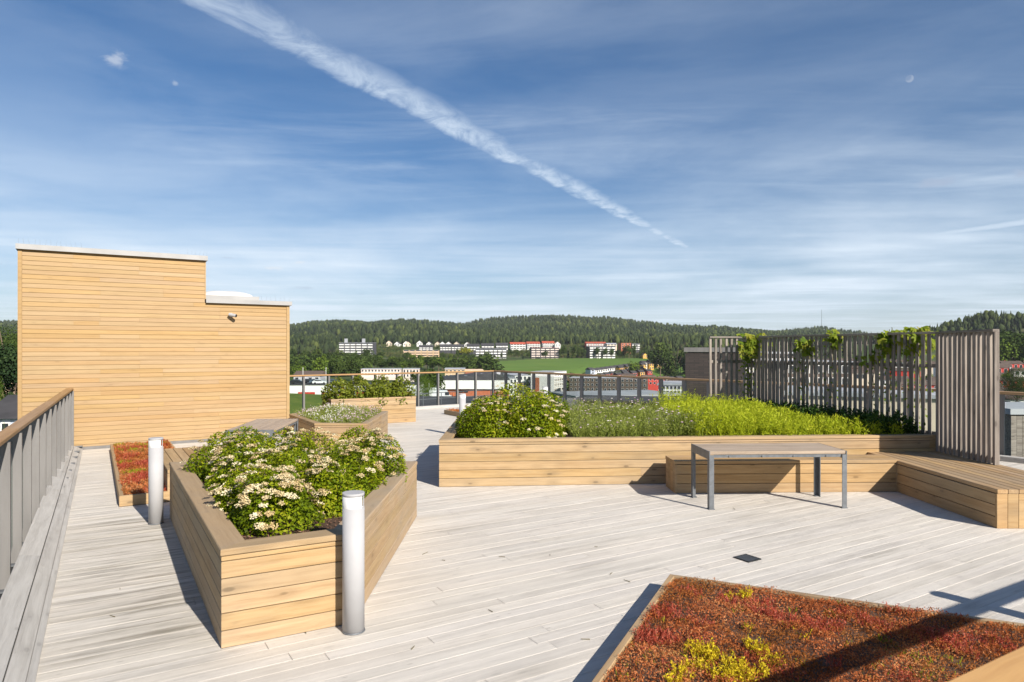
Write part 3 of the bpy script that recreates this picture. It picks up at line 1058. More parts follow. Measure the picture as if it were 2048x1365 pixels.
S2c = Vector((-4.986, 8.667, 0))
S2 = rect(S2c, U, V, 1.05, 5.62)
planter("low sedum bed in a timber edge beside the left walkway below the stair house", S2, 0.145, 1, 0, 0, 0, soil=0.11, bt=0.05)
sdl = Vector((-0.426, -0.905, 0)).normalized()
sdr = Vector((0.905, -0.426, 0)).normalized()
S1c = Vector((1.312, 5.677, 0))
S1 = [tuple((S1c + sdl * 3.3).xy), tuple((S1c + sdl * 3.3 + sdr * 2.95).xy), tuple((S1c + sdr * 2.95).xy), tuple(S1c.xy)]
planter("low red sedum bed in a timber edge at the bottom right foreground", S1, 0.141, 1, 0, 0, 0, soil=0.11, bt=0.045)
S3 = rect((-2.11, 21.2, 0), Vector((0.51, -0.86, 0)).normalized(), Vector((0.86, 0.51, 0)).normalized(), 2.6, 1.6)
planter("low dark sedum bed at the far end of the deck near the glass corner", S3, 0.14, 1, 0, 0, 0, soil=0.11, bt=0.05, mat=M_PLANTER_OLD)


def bench(label, c, du, dv, a, b, h, along_u, front_boards=3, mats=None, end_vertical=True, pw=0.128, skip=()):
    """box bench: top planks, horizontal front boards, vertical end boards. du x dv is right handed"""
    c = Vector(c)
    t = thing("bench", label, "bench", c)
    tt = 0.045
    n = round((b if along_u else a) / pw)
    w = (b if along_u else a) / n
    for i in range(n):
        if along_u:
            p0 = c + dv * (i * w + 0.003) - du * 0.006
            plank("seat_board", t, M_BENCH, p0 + Vector((0, 0, h - tt)), p0 + du * (a + 0.012) + Vector((0, 0, h - tt)), w - 0.007, tt, ch=0.005)
        else:
            p0 = c + du * ((i + 1) * w - 0.003) - dv * 0.006
            plank("seat_board", t, M_BENCH, p0 + Vector((0, 0, h - tt)), p0 + dv * (b + 0.012) + Vector((0, 0, h - tt)), w - 0.007, tt, ch=0.005)
    corners = [c, c + du * a, c + du * a + dv * b, c + dv * b]
    for i in range(4):
        if i in skip:
            continue
        p0, p1 = corners[i], corners[(i + 1) % 4]
        d = (p1 - p0).normalized()
        L = (p1 - p0).length
        vert = end_vertical and ((i in (1, 3)) if along_u else (i in (0, 2)))
        if vert:
            nn = max(1, round(L / pw))
            ww = L / nn
            for k in range(nn):
                plank("end_board", t, M_BENCH, p0 + d * (k * ww + .003), p0 + d * ((k + 1) * ww - .003), 0.03, h - tt - 0.004)
        else:
            fh = (h - tt - 0.006) / front_boards
            for k in range(front_boards):
                plank("front_board", t, M_BENCH, p0 + d * 0.03 + Vector((0, 0, 0.003 + k * fh)), p1 - d * 0.03 + Vector((0, 0, 0.003 + k * fh)), 0.03, fh - 0.006)
    MB().prism([tuple((x).xy) for x in (c + du * .034 + dv * .034, c + du * (a - .034) + dv * .034, c + du * (a - .034) + dv * (b - .034), c + du * .034 + dv * (b - .034))],
               0.002, h - tt - 0.003).build("carcass", M_DARK, t)
    return t


ex = Vector((math.cos(R(2.0)), math.sin(R(2.0)), 0))
ey = Vector((-ex.y, ex.x, 0))
bench("long low wooden bench against the front of the long planter, behind the table", (2.27, 9.50, 0), ex, ey, 3.17, 0.50, 0.45, True)
bench("broad wooden corner bench running forward at right below the slatted screen", (5.42, 7.63, 0), Vector((1, 0, 0)), Vector((0, 1, 0)), 1.22, 2.86, 0.438, False, pw=0.122)
bench("small weathered bench tucked between the left sedum bed and wedge planter", (-4.53, 8.97, 0), U, V, 1.15, 2.15, 0.42, False, pw=0.13)


# ------------------------------------------------------------------ tables
def make_table():
    t = thing("table", "wooden topped table on flat steel legs in front of the long bench", "table", (3.33, 8.945, 0), R(2.5), "outdoor tables")
    W = WM[t.name]
    a, b, h = 1.76, 0.74, 0.725
    for i in range(5):
        w = (b - 0.01) / 5
        p = W @ Vector((-a / 2 + 0.012, -b / 2 + 0.005 + i * w, h - 0.04))
        q = W @ Vector((a / 2 - 0.012, -b / 2 + 0.005 + i * w, h - 0.04))
        plank("top_board", t, M_TABLE, p, q, w - 0.003, 0.04, ch=0.003)
    for s in (-1, 1):
        MB().box((s * (a / 2 - 0.005), 0, h - 0.052), (0.010, b + 0.012, 0.105)).build("end_plate", M_STEEL, t, W)
        for r in (-1, 1):
            mb = MB()
            mb.box((s * (a / 2 - 0.005), r * (b / 2 - 0.034), (h - 0.105) / 2), (0.010, 0.075, h - 0.105))
            mb.box((s * (a / 2 - 0.035), r * (b / 2 - 0.001), (h - 0.045) / 2), (0.050, 0.010, h - 0.045))
            mb.build("leg", M_STEEL, t, W)
            MB().box((s * (a / 2 - 0.03), r * (b / 2 - 0.02), 0.005), (0.075, 0.07, 0.010)).build("foot_plate", M_STEEL, t, W)
    for r in (-1, 1):
        MB().box((0, r * (b / 2 - 0.02), h - 0.06), (a - 0.13, 0.012, 0.038)).build("rail", M_STEEL, t, W)
    bolt = MB()
    bolt.tube((0, 0, 0), (0, -0.012, 0), 0.012, 0.010, 6)
    bolt = bolt.mesh("bolt")
    for x in (-.62, -.2, .2, .62):
        obj("bolt", bolt, M_STEEL, t, W @ Matrix.Translation((x, -(b / 2 - 0.02) - 0.006, h - 0.062)))
    return t


tab = make_table()
t2 = copy_tree(tab, Matrix.Translation((-4.25, 11.72, 0)) @ Matrix.Rotation(R(95), 4, 'Z'))
t2['label'] = "weathered slatted table half hidden behind the wedge planter shrubs, near stair house"


# ------------------------------------------------------------------ bollards
def make_bollard(loc, h, rz, label):
    t = thing("bollard_light", label, "bollard", loc, rz, "grey bollard lights on the deck")
    W = WM[t.name]
    r = 0.077
    mb = MB()
    mb.tube((0, 0, 0.002), (0, 0, h - 0.105), r, r, 40)
    mb.build("body", M_BOLL, t, W, smooth=True)
    # lamp head: an open drum, closed at the back, with a cone shaped reflector
    mb = MB()
    mb.tube((0, 0, h - 0.022), (0, 0, h), r, r, 40)
    mb.build("lid", M_BOLL, t, W, smooth=True)
    vs, fs = [], []
    n = 26
    for i in range(n + 1):
        th = R(-60) + R(235) * i / n
        for rr_ in (r, r - 0.004):
            for z in (h - 0.105, h - 0.022):
                zz = z
                if z < h - 0.06:
                    zz = z
                vs.append((rr_ * math.cos(th), rr_ * math.sin(th), zz))
    for i in range(n):
        a, b = i * 4, (i + 1) * 4
        fs += [(a, b, b + 1, a + 1), (a + 2, a + 3, b + 3, b + 2), (a + 1, b + 1, b + 3, a + 3)]
    fs += [(0, 1, 3, 2), (n * 4, n * 4 + 2, n * 4 + 3, n * 4 + 1)]
    mb = MB()
    mb.add(vs, fs)
    mb.build("shield", M_BOLLW, t, W, smooth=True)
    mb = MB()
    mb.tube((0, 0, h - 0.1055), (0, 0, h - 0.095), r - 0.006, r - 0.012, 28)
    mb.tube((0, 0, h - 0.095), (0, 0, h - 0.023), 0.050, 0.022, 24)
    mb.build("reflector", M_BOLLW, t, W, smooth=True)
    mb = MB()
    for th in (R(200), R(290)):
        mb.tube((r * .93 * math.cos(th), r * .93 * math.sin(th), h - 0.105), (r * .93 * math.cos(th), r * .93 * math.sin(th), h - 0.022), 0.004, 0.004, 6)
    mb.build("strut", M_BOLL, t, W)
    mb = MB()
    mb.tube((0, 0, 0.0), (0, 0, 0.010), r + 0.006, r + 0.004, 40)
    mb.build("base_ring", M_STEEL, t, W, smooth=True)
    return t


b0 = make_bollard((-1.128, 4.858, 0), 0.985, R(160), "nearest grey bollard light at the front corner of the wedge planter")
for loc, rz, lab in (((-4.105, 7.87, 0), R(165), "grey bollard light beside the left walkway and low sedum bed"),
                     ((-1.146, 15.8, 0), R(200), "grey bollard light far back, left of the round shrub"),
                     ((0.91, 18.8, 0), R(200), "grey bollard light rising behind the round shrub near the white tower"),
                     ((4.47, 4.30, 0), R(40), "grey bollard light at right edge throwing a round ended shadow")):
    c = copy_tree(b0, Matrix.Translation(loc) @ Matrix.Rotation(rz, 4, 'Z'))
    c['label'] = lab

# drain grate in the deck
dr = thing("drain_grate", "small dark iron drain grate set into the pale deck", "drain", (2.25, 6.53, 0), R(31.5))
W = WM[dr.name]
mb = MB()
for s in (-1, 1):
    mb.box((s * 0.085, 0, 0.006), (0.012, 0.182, 0.010))
    mb.box((0, s * 0.085, 0.006), (0.158, 0.012, 0.010))
mb.build("frame", M_DARK, dr, W)
for i in range(7):
    MB().box((-0.066 + i * 0.022, 0, 0.0055), (0.010, 0.157, 0.008)).build("bar", M_STEEL, dr, W)
MB().box((0, 0, 0.0015), (0.157, 0.157, 0.002)).build("pan", M_STEEL, dr, W)

# ------------------------------------------------------------------ slatted screen
TP = [Vector((4.15, 14.35, 0)), Vector((4.88, 14.38, 0)), Vector((6.56, 10.52, 0)), Vector((6.56, 9.27, 0))]
TZ = 2.28
specs = [("short end panel of pale vertical slats at the left of the screen", 0.60, 0.112, 0.045, 0.045), ("long middle panel of dark vertical slats standing behind the planter", 0.60, 0.104, 0.050, 0.032),
         ("sunlit end panel of vertical slats standing on the right corner bench", 0.440, 0.104, 0.043, 0.068)]
scr = thing("slatted_screen", "tall silvered wood slat screen with climbing vines behind the long planter", "screen", TP[1])
for i, (lab, zb, pit, wdt, dep) in enumerate(specs):
    a, b = TP[i], TP[i + 1]
    d = (b - a).normalized()
    nn = Vector((-d.y, d.x, 0))
    L = (b - a).length
    n = int(L / pit)
    for k in range(n + (1 if i == 2 else 0)):
        p = a + d * (k * pit + random.uniform(-.003, .003)) - nn * (dep / 2)
        if i == 1 and 7 <= k:
            pass
        lean = Vector((random.uniform(-.004, .004), random.uniform(-.004, .004), 1))
        # vertical slat: run = up, width across
        W, Ls = frame(p + Vector((0, 0, zb)), p + lean.normalized() * (TZ - 0.035 - zb) + Vector((0, 0, zb)), up=d)
        ww = wdt if i != 1 else wdt + random.choice((0, 0, 0.012))
        vs, fs = plank_geo((TZ - 0.036 - zb) + random.uniform(-.004, 0), dep, ww, ch=0.003)
        m = bpy.data.meshes.new("slat")
        m.from_pydata(vs, [], fs)
        # local Y of the frame = up x run; flip so the depth stays within the panel
        Y = Vector((W[0][1], W[1][1], W[2][1]))
        if Y.dot(nn) < 0:
            W = W @ Matrix.Translation((0, -dep, 0))
        obj("slat", m, M_SLAT, scr, W)
    plank("top_rail", scr, M_SLAT, a - nn * 0.045 + Vector((0, 0, TZ - 0.035)) - d * 0.0, b - nn * 0.045 + Vector((0, 0, TZ - 0.035)) + d * 0.02, 0.09, 0.035)
    if i != 2:
        plank("back_rail", scr, M_SLAT, a + nn * (dep / 2 + .002) + Vector((0, 0, 1.72)), b + nn * (dep / 2 + .002) + Vector((0, 0, 1.72)), 0.03, 0.06)
    plank("bottom_rail", scr, M_SLAT, a + nn * (dep / 2 + .002) + Vector((0, 0, zb + 0.06)), b + nn * (dep / 2 + .002) + Vector((0, 0, zb + 0.06)), 0.03, 0.07)


# ------------------------------------------------------------------ leaves
def unit(v):
    return v / np.maximum(np.linalg.norm(v, axis=1, keepdims=True), 1e-9)


def leaf_geo(pos, nrm, ln, wd, axis=None, fold=0.18):
    n = len(pos)
    nrm = unit(nrm)
    r = rng.normal(size=(n, 3)) if axis is None else axis
    tx = unit(r - nrm * np.sum(r * nrm, axis=1, keepdims=True))
    ty = np.cross(nrm, tx)
    ln = np.broadcast_to(np.asarray(ln, float), (n,))[:, None]
    wd = np.broadcast_to(np.asarray(wd, float), (n,))[:, None]
    v = np.empty((n, 4, 3))
    v[:, 0] = pos
    v[:, 1] = pos + tx * ln * 0.5 + ty * wd * 0.5 + nrm * wd * fold
    v[:, 2] = pos + tx * ln
    v[:, 3] = pos + tx * ln * 0.5 - ty * wd * 0.5 + nrm * wd * fold
    f = np.arange(n * 4).reshape(n, 4)
    return v.reshape(-1, 3), f


def join(parts):
    vs, fs, off = [], [], 0
    for v, f in parts:
        vs.append(v)
        fs.append(f + off)
        off += len(v)
    return np.vstack(vs), np.vstack(fs)


def blade_geo(base, tip, width, n_seg=2):
    """flat stalks from base to tip, tapering; quads"""
    n = len(base)
    d = unit(tip - base)
    side = unit(np.cross(d, rng.normal(size=(n, 3))))
    w = np.broadcast_to(np.asarray(width, float), (n,))[:, None]
    v = np.empty((n, 4, 3))
    v[:, 0] = base - side * w
    v[:, 1] = base + side * w
    v[:, 2] = tip + side * w * 0.35
    v[:, 3] = tip - side * w * 0.35
    return v.reshape(-1, 3), np.arange(n * 4).reshape(n, 4)


def dome_points(n, r, h, lobes=7, lo=-0.15):
    """points on a lumpy dome of radius r, height h"""
    z = rng.uniform(lo, 1, n)
    th = rng.uniform(0, 2 * np.pi, n)
    c = np.sqrt(np.maximum(0, 1 - np.maximum(z, 0) ** 2))
    d = np.column_stack([c * np.cos(th), c * np.sin(th), z])
    ld = unit(rng.normal(size=(lobes, 3)) + [0, 0, 0.7])
    bump = np.max(np.clip(unit(d) @ ld.T - 0.72, 0, 1), axis=1) / 0.28
    rad = (0.80 + 0.24 * bump) * (1 - 0.55 * rng.random(n) ** 2.6)
    p = d * rad[:, None] * [r, r, h]
    return p, unit(d / [r, r, h]), rad


def bush(label, loc, r, h, n, leaf, nfl, group, mat=M_LEAF, name="flowering_shrub", shoots=10, cat="shrub", fl_r=(0.020, 0.046), lobes=9):
    t = thing(name, label, cat, loc, 0, group)
    L0 = np.array(loc)
    p, nr, rad = dome_points(n, r, h, lobes)
    nn = unit(nr * 0.55 + rng.normal(size=(n, 3)) * 0.55 + [0, 0, 0.5])
    sz = leaf * rng.uniform(0.65, 1.35, n)
    v, f = leaf_geo(p + L0, nn, sz, sz * 0.58)
    cl = np.clip(0.42 + 0.22 * np.sin(p[:, 0] * 9 + L0[0] * 5) * np.sin(p[:, 1] * 8 + 1) + rng.normal(0, 0.2, n) + 0.12 * (p[:, 2] / h), 0, 1)
    parts, rn = [(v, f)], [cl]
    ns = shoots
    if ns:
        ps, _, _ = dome_points(ns, r * 0.85, h * 0.95, 3, 0.45)
        dirs = unit(np.column_stack([rng.normal(0, .25, ns), rng.normal(0, .25, ns), np.ones(ns)]))
        ln = rng.uniform(0.06, 0.15, ns)
        for i in range(ns):
            k = 12
            tt = np.linspace(0, 1, k)[:, None]
            pp = ps[i] + L0 + dirs[i] * ln[i] * tt
            v, f = leaf_geo(pp, rng.normal(size=(k, 3)) * 0.6 + [0, 0, 1], leaf * 0.8 * (1.1 - tt[:, 0] * .5), leaf * 0.45)
            parts.append((v, f))
            rn.append(np.clip(rng.normal(0.65, 0.15, k), 0, 1))
    v, f = join(parts)
    obj("foliage", np_mesh("foliage", v, f, np.concatenate(rn)), mat, t)
    mb = MB()
    for _ in range(9):
        th = random.uniform(0, 6.28)
        q = random.uniform(0.3, 0.75)
        mb.tube(Vector(loc) + Vector((0.05 * math.cos(th), 0.05 * math.sin(th), -0.03)), Vector(loc) + Vector((q * r * math.cos(th), q * r * math.sin(th), h * random.uniform(.45, .8))), 0.006, 0.003, 5)
    mb.build("stem", M_STEM, t)
    if nfl:
        ps, nr2, rad = dome_points(nfl * 3, r, h, lobes, 0.10)
        ps = ps[np.argsort(-rad)][:nfl]
        parts, rn = [], []
        for i in range(nfl):
            R0 = rng.uniform(*fl_r)
            k = int(20 + 900 * R0)
            a = rng.uniform(0, 2 * np.pi, k)
            q = R0 * np.sqrt(rng.random(k))
            up = unit(np.array([[0, 0, 1.0]]) * 0.9 + unit(ps[i:i + 1]) * 0.6)[0]
            e1 = np.cross(up, [0.3, 0.9, 0.1])
            e1 /= np.linalg.norm(e1)
            e2 = np.cross(up, e1)
            c = ps[i] * 1.04 + L0
            pos = c + np.outer(q * np.cos(a), e1) + np.outer(q * np.sin(a), e2) + np.outer(0.30 * R0 * (1 - (q / R0) ** 2), up) + rng.normal(0, 0.002, (k, 3))
            v, f = leaf_geo(pos, up + rng.normal(0, 0.40, (k, 3)), 0.015, 0.015)
            parts.append((v, f))
            tone = rng.uniform(0.05, 0.95)
            rn.append(np.clip(tone + rng.normal(0, 0.14, k), 0, 1))
        v, f = join(parts)
        obj("flower_cluster", np_mesh("flower_cluster", v, f, np.concatenate(rn)), M_FLOWER, t)["kind"] = "stuff"
    return t


# wedge planter: front bush on its own, then the mass behind
SOIL1 = 0.575
bush("round bush nearest the front corner of the wedge planter, thick with cream flowers", (-1.95, 5.52, SOIL1), 0.40, 0.46, 5600, 0.030, 125, None)
mass = [(-1.62, 6.62, .44, .50, 40), (-2.14, 6.45, .45, .50, 62), (-2.58, 6.75, .42, .48, 40), (-1.50, 7.45, .40, .52, 34), (-2.12, 7.28, .48, .54, 48), (-2.80, 7.35, .46, .52, 34),
        (-3.25, 7.62, .40, .50, 26), (-1.75, 7.80, .38, .52, 14), (-2.50, 7.80, .42, .53, 16), (-3.05, 7.86, .36, .52, 12), (-2.32, 5.98, .33, .42, 40), (-1.62, 6.05, .31, .40, 26)]
mlab = ["white flowering shrub at the right edge of the wedge planter behind the nearest bollard", "densely flowered shrub in the wedge planter directly behind its round front bush",
        "leafy shrub at the middle of the left edge of the wedge planter", "upright shrub overhanging the right edge of the wedge planter near its back corner",
        "white flowering shrub in the very centre of the wedge planter", "flowering shrub left of centre toward the back of the wedge planter",
        "shrub at the left back of the wedge planter beside the second bollard", "leafy shrub at the back right corner of the wedge planter below the passage",
        "leafy shrub in the middle of the wedge planter back row, before the slatted table", "leafy shrub at the left end of the back row of the wedge planter",
        "low flowering shrub touching the left side of the round front bush", "low flowering shrub touching the right side of the round front bush"]
for (x, y, r, h, nf), lb in zip(mass, mlab):
    bush(lb, (x, y, SOIL1), r, h, 5000, 0.031, int(nf * 1.35), "shrubs grown together in the wedge planter")
# bark chips on the soil
ci = inset(P1, 0.17)
pts = scatter(ci, 5200)
pos = np.column_stack([pts, np.full(len(pts), 0.577) + rng.uniform(0, 0.018, len(pts))])
v, f = leaf_geo(pos, rng.normal(0, .45, (len(pos), 3)) + [0, 0, 1], rng.uniform(.012, .04, len(pos)), rng.uniform(.006, .014, len(pos)))
o = obj("bark_mulch", np_mesh("bark_mulch", v, f, rng.random(len(f))), M_CHIP)
tag(o, "dark bark mulch strewn over the soil of the wedge planter", "mulch", kind='stuff')

# long planter: shrub at its left end
for i, (x, y, r, h, nf) in enumerate([(-0.34, 10.72, .56, .62, 55), (0.33, 10.72, .60, .72, 52), (0.05, 11.55, .66, .82, 30), (-0.47, 11.6, .48, .60, 30), (0.55, 11.4, .5, .70, 26)]):
    bush(["flowering shrub at the front left corner of the long planter", "flowering shrub at the front of the long planter, beside the wild flowers", "tallest shrub at the back middle of the round clump in the long planter",
          "shrub at the back left of the round clump in the long planter", "shrub at the back right of the round clump, before the white tower"][i], (x, y, 0.59), r, h, 6000, 0.042, nf, "shrubs at the left end of the long planter", shoots=5, fl_r=(.02, .042))
# hedge in the far box planter
for k in range(4):
    p = q0 + qd * (0.32 + k * 0.57) + qn * 0.42
    bush(("leftmost", "second from left", "second from right", "rightmost")[k] + " of the four leafy hedge plants in the far box planter", (p.x, p.y, 0.60), 0.46, 0.66, 1900, 0.075, 0, "hedge plants in the far box planter", mat=M_HEDGE, name="hedge_plant", shoots=8, cat="hedge plant", lobes=5)


# ------------------------------------------------------------------ wild flowers and yellow green stalks in the long planter
def stalks(name, label, cat, poly, n, h0, h1_, mat, zsoil, leaf_len, leaf_w, per, spread=0.10, height_fn=None, stem_w=0.003):
    pts = scatter(poly, n)
    base = np.column_stack([pts, np.full(n, zsoil)])
    hh = rng.uniform(h0, h1_, n)
    if height_fn is not None:
        hh = hh * height_fn(pts[:, 0], pts[:, 1])
    tip = base + np.column_stack([rng.normal(0, spread, n) * hh * 2, rng.normal(0, spread, n) * hh * 2, hh])
    parts = [blade_geo(base, tip, stem_w)]
    rn = [np.clip(rng.normal(.35, .15, n), 0, 1)]
    tone = rng.normal(0.0, 0.13, n)
    for k in range(per):
        t = rng.uniform(0.30, 1.0, n)[:, None]
        p = base + (tip - base) * t
        ax = np.column_stack([rng.normal(size=n), rng.normal(size=n), rng.uniform(0.4, 1.5, n)])
        v, f = leaf_geo(p, rng.normal(size=(n, 3)) + [0, 0, 0.6], leaf_len * rng.uniform(.6, 1.2, n), leaf_w, axis=ax)
        parts.append((v, f))
        rn.append(np.clip(0.25 + 0.5 * t[:, 0] + tone + rng.normal(0, .12, n), 0, 1))
    v, f = join(parts)
    o = obj(name, np_mesh(name, v, f, np.concatenate(rn)), mat)
    tag(o, label, cat, kind='stuff')
    return tip


def lump(x, y):
    return 1.0 + 0.22 * np.sin(x * 2.3 + 1.0) * np.sin(y * 1.9) + 0.10 * np.sin(x * 5.1 + y * 3.0)


G_POLY = [(2.75, 10.32), (6.10, 10.58), (5.0, 13.1), (4.55, 14.1), (2.9, 13.9)]
stalks("stalk_bed", "bright yellow green upright stalks filling the right half of the long planter", "plants", G_POLY, 4600, 0.18, 0.46, M_GOLD, 0.59, 0.075, 0.013, 11,
       height_fn=lambda x, y: lump(x, y) * (0.55 + 0.60 * sstep(13.2 - x * 2.0, 1.0, 6.5)))
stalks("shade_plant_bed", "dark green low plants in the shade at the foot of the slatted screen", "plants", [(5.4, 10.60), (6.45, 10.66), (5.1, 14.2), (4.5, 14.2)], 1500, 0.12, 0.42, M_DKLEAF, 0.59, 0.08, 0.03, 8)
tips = stalks("wild_flower_bed", "grey green wild flowers with white and mauve blooms beside the round shrub", "plants", [(0.95, 10.18), (2.95, 10.34), (3.1, 13.6), (0.9, 13.4)], 3600, 0.20, 0.42, M_MEAD, 0.59, 0.055, 0.010, 9, spread=0.16, height_fn=lump)
sel = tips[rng.random(len(tips)) < 0.045]
parts = []
for i in range(len(sel)):
    k = 7
    a = np.linspace(0, 2 * np.pi, k, endpoint=False)
    ax = np.column_stack([np.cos(a), np.sin(a), np.full(k, 0.25)])
    parts.append(leaf_geo(np.repeat(sel[i:i + 1], k, 0) + [0, 0, .01], np.tile([0, -0.3, 1.0], (k, 1)), 0.020, 0.012, axis=ax))
v, f = join(parts)
o = obj("flower_bloom_mass", np_mesh("flower_bloom_mass", v, f, np.repeat(rng.random(len(sel)), 7)), M_PETAL)
tag(o, "scattered small white and pink blooms above the wild flower bed", "flowers", kind='stuff')

# angular planter: low flowers
pp3 = inset(P3, 0.14)
tips = stalks("flower_bed", "low green flower bed filling the angular planter by the stair house", "plants", pp3, 3000, 0.06, 0.24, M_MEAD, 0.44, 0.045, 0.011, 7, spread=0.18, height_fn=lump)
sel = tips[rng.random(len(tips)) < 0.24]
n = len(sel)
v, f = leaf_geo(np.repeat(sel, 4, 0) + rng.normal(0, .014, (n * 4, 3)), rng.normal(0, .5, (n * 4, 3)) + [0, -.3, 1], 0.024, 0.020)
pinkness = np.clip(0.5 + 0.45 * np.sin(sel[:, 0] * 3.2 + 2) + rng.normal(0, .15, n), 0, 1)
o = obj("pink_bloom_mass", np_mesh("pink_bloom_mass", v, f, np.repeat(pinkness, 4)), M_PETAL)
tag(o, "dense pale pink and white blooms covering the angular planter", "flowers", kind='stuff')


# ------------------------------------------------------------------ sedum beds
def sedum(label, poly, z, n, size, sprigs, yellow=(), greens=(), reds=()):
    pts = scatter(inset(poly, 0.05), n)
    zz = z + 0.022 * (np.sin(pts[:, 0] * 9) * np.sin(pts[:, 1] * 8.1) + 0.6 * np.sin(pts[:, 0] * 23 + 2) * np.sin(pts[:, 1] * 21)) + rng.uniform(0, 0.03, n)
    pos = np.column_stack([pts, zz])
    v, f = leaf_geo(pos, rng.normal(0, 1.0, (n, 3)) + [0, 0, 0.6], size * rng.uniform(.5, 1.6, n), size * rng.uniform(.25, .6, n))
    rn = np.clip(0.45 + 0.22 * np.sin(pts[:, 0] * 4.1 + 1) * np.sin(pts[:, 1] * 3.7 + 2) + rng.normal(0, .2, n), 0, 1)
    o = obj("sedum_carpet", np_mesh("sedum_carpet", v, f, rn), M_SEDUM)
    tag(o, label, "sedum", kind='stuff')

    def tufts(name, lab, centres, mat, per, hgt, w):
        bs, tp = [], []
        for (cx, cy, r) in centres:
            k = int(per * r * r * 12)
            a = rng.uniform(0, 2 * np.pi, k)
            q = r * np.sqrt(rng.random(k)) * (0.75 + 0.3 * np.sin(a * 3 + cx * 9) * np.sin(a * 5 + cy))
            b = np.column_stack([cx + q * np.cos(a), cy + q * np.sin(a), np.full(k, z - .005)])
            keep = in_poly(inset(poly, 0.055), b[:, 0], b[:, 1])
            b = b[keep]
            k = len(b)
            hh = hgt * rng.uniform(.5, 1.2, k)
            bs.append(b)
            tp.append(b + np.column_stack([rng.normal(0, .35, k) * hh, rng.normal(0, .35, k) * hh, hh]))
        b, tq = np.vstack(bs), np.vstack(tp)
        k = len(b)
        parts = [blade_geo(b, tq, w)]
        rn = [rng.random(k)]
        for _ in range(4):
            parts.append(leaf_geo(b + (tq - b) * rng.uniform(.4, 1.0, k)[:, None], rng.normal(size=(k, 3)), hgt * 0.26, hgt * 0.13))
            rn.append(rng.random(k))
        v, f = join(parts)
        o = obj(name, np_mesh(name, v, f, np.concatenate(rn)), mat)
        tag(o, lab, "sedum", kind='stuff')

    return tufts


def g_at(px, py, zz):
    Y = (2 - zz) * 1365 / (py - 700)
    return ((px - 1024) / 1365 * Y, Y)


tf = sedum("rust red and brown sedum carpet in the bottom right bed", S1, 0.118, 130000, 0.015, 0)
yc = [(1488, 1190, .10), (1455, 1195, .05), (1400, 1300, .15), (1430, 1310, .12), (1390, 1330, .10), (1365, 1345, .10), (1520, 1300, .13), (1545, 1320, .10), (1500, 1290, .08), (1470, 1330, .14), (1480, 1352, .16), (1440, 1350, .12), (1520, 1345, .10), (1610, 1272, .05), (1500, 1258, .04), (1345, 1362, .10)]
tf("yellow_sedum", "bright yellow sedum tufts growing in patches through the red carpet", [(*g_at(a, b, .14), r * .72) for a, b, r in yc], M_SEDUMY, 420, 0.07, 0.0032)
gc = [(1660, 1225, .08), (1800, 1300, .12), (1830, 1310, .10), (1760, 1275, .08), (1900, 1285, .10), (1700, 1285, .06), (1850, 1345, .12)]
gc += [(random.uniform(1240, 2030), random.uniform(1185, 1362), random.uniform(.03, .08)) for _ in range(34)]
tf("green_sedum", "small green sedum sprigs scattered at the right of the red bed", [(*g_at(a, b, .14), r) for a, b, r in gc], M_SEDUMG, 160, 0.035, 0.004)
rc = [(1390 + 60 * i + random.uniform(-20, 20), 1172 + 11 * i + random.uniform(0, 40), random.uniform(.08, .2)) for i in range(11)]
rc += [(1290 + random.uniform(-40, 120), 1230 + random.uniform(-20, 90), random.uniform(.1, .2)) for _ in range(9)]
rc += [(random.uniform(1250, 2000), random.uniform(1200, 1360), random.uniform(.05, .13)) for _ in range(22)]
tf("red_sedum", "taller deep red sedum stems along the edges of the bottom right bed", [(*g_at(a, b, .14), r) for a, b, r in rc], M_SEDUMR, 240, 0.055, 0.0025)
tf = sedum("rust and ochre sedum carpet in the left bed beside the walkway", S2, 0.12, 36000, 0.026, 0)
tf("green_sedum", "yellow green sedum bands across the left bed", [tuple((S2c + U * random.uniform(.1, .95) + V * q).xy) + (0.2,) for q in (1.7, 1.8, 1.75, 2.9, 3.0, 4.4, 4.6, 5.0, 5.2, 5.3, 5.4, 1.9, 3.1, 4.8)], M_SEDUMG, 260, 0.06, 0.005)
tf("red_sedum", "red sedum stems across the left bed", [tuple((S2c + U * random.uniform(.1, .95) + V * random.uniform(.1, 5.4)).xy) + (0.22,) for _ in range(20)], M_SEDUMR, 160, 0.075, 0.005)
sedum("brownish sedum carpet in the far low bed", S3, 0.115, 9000, 0.04, 0)


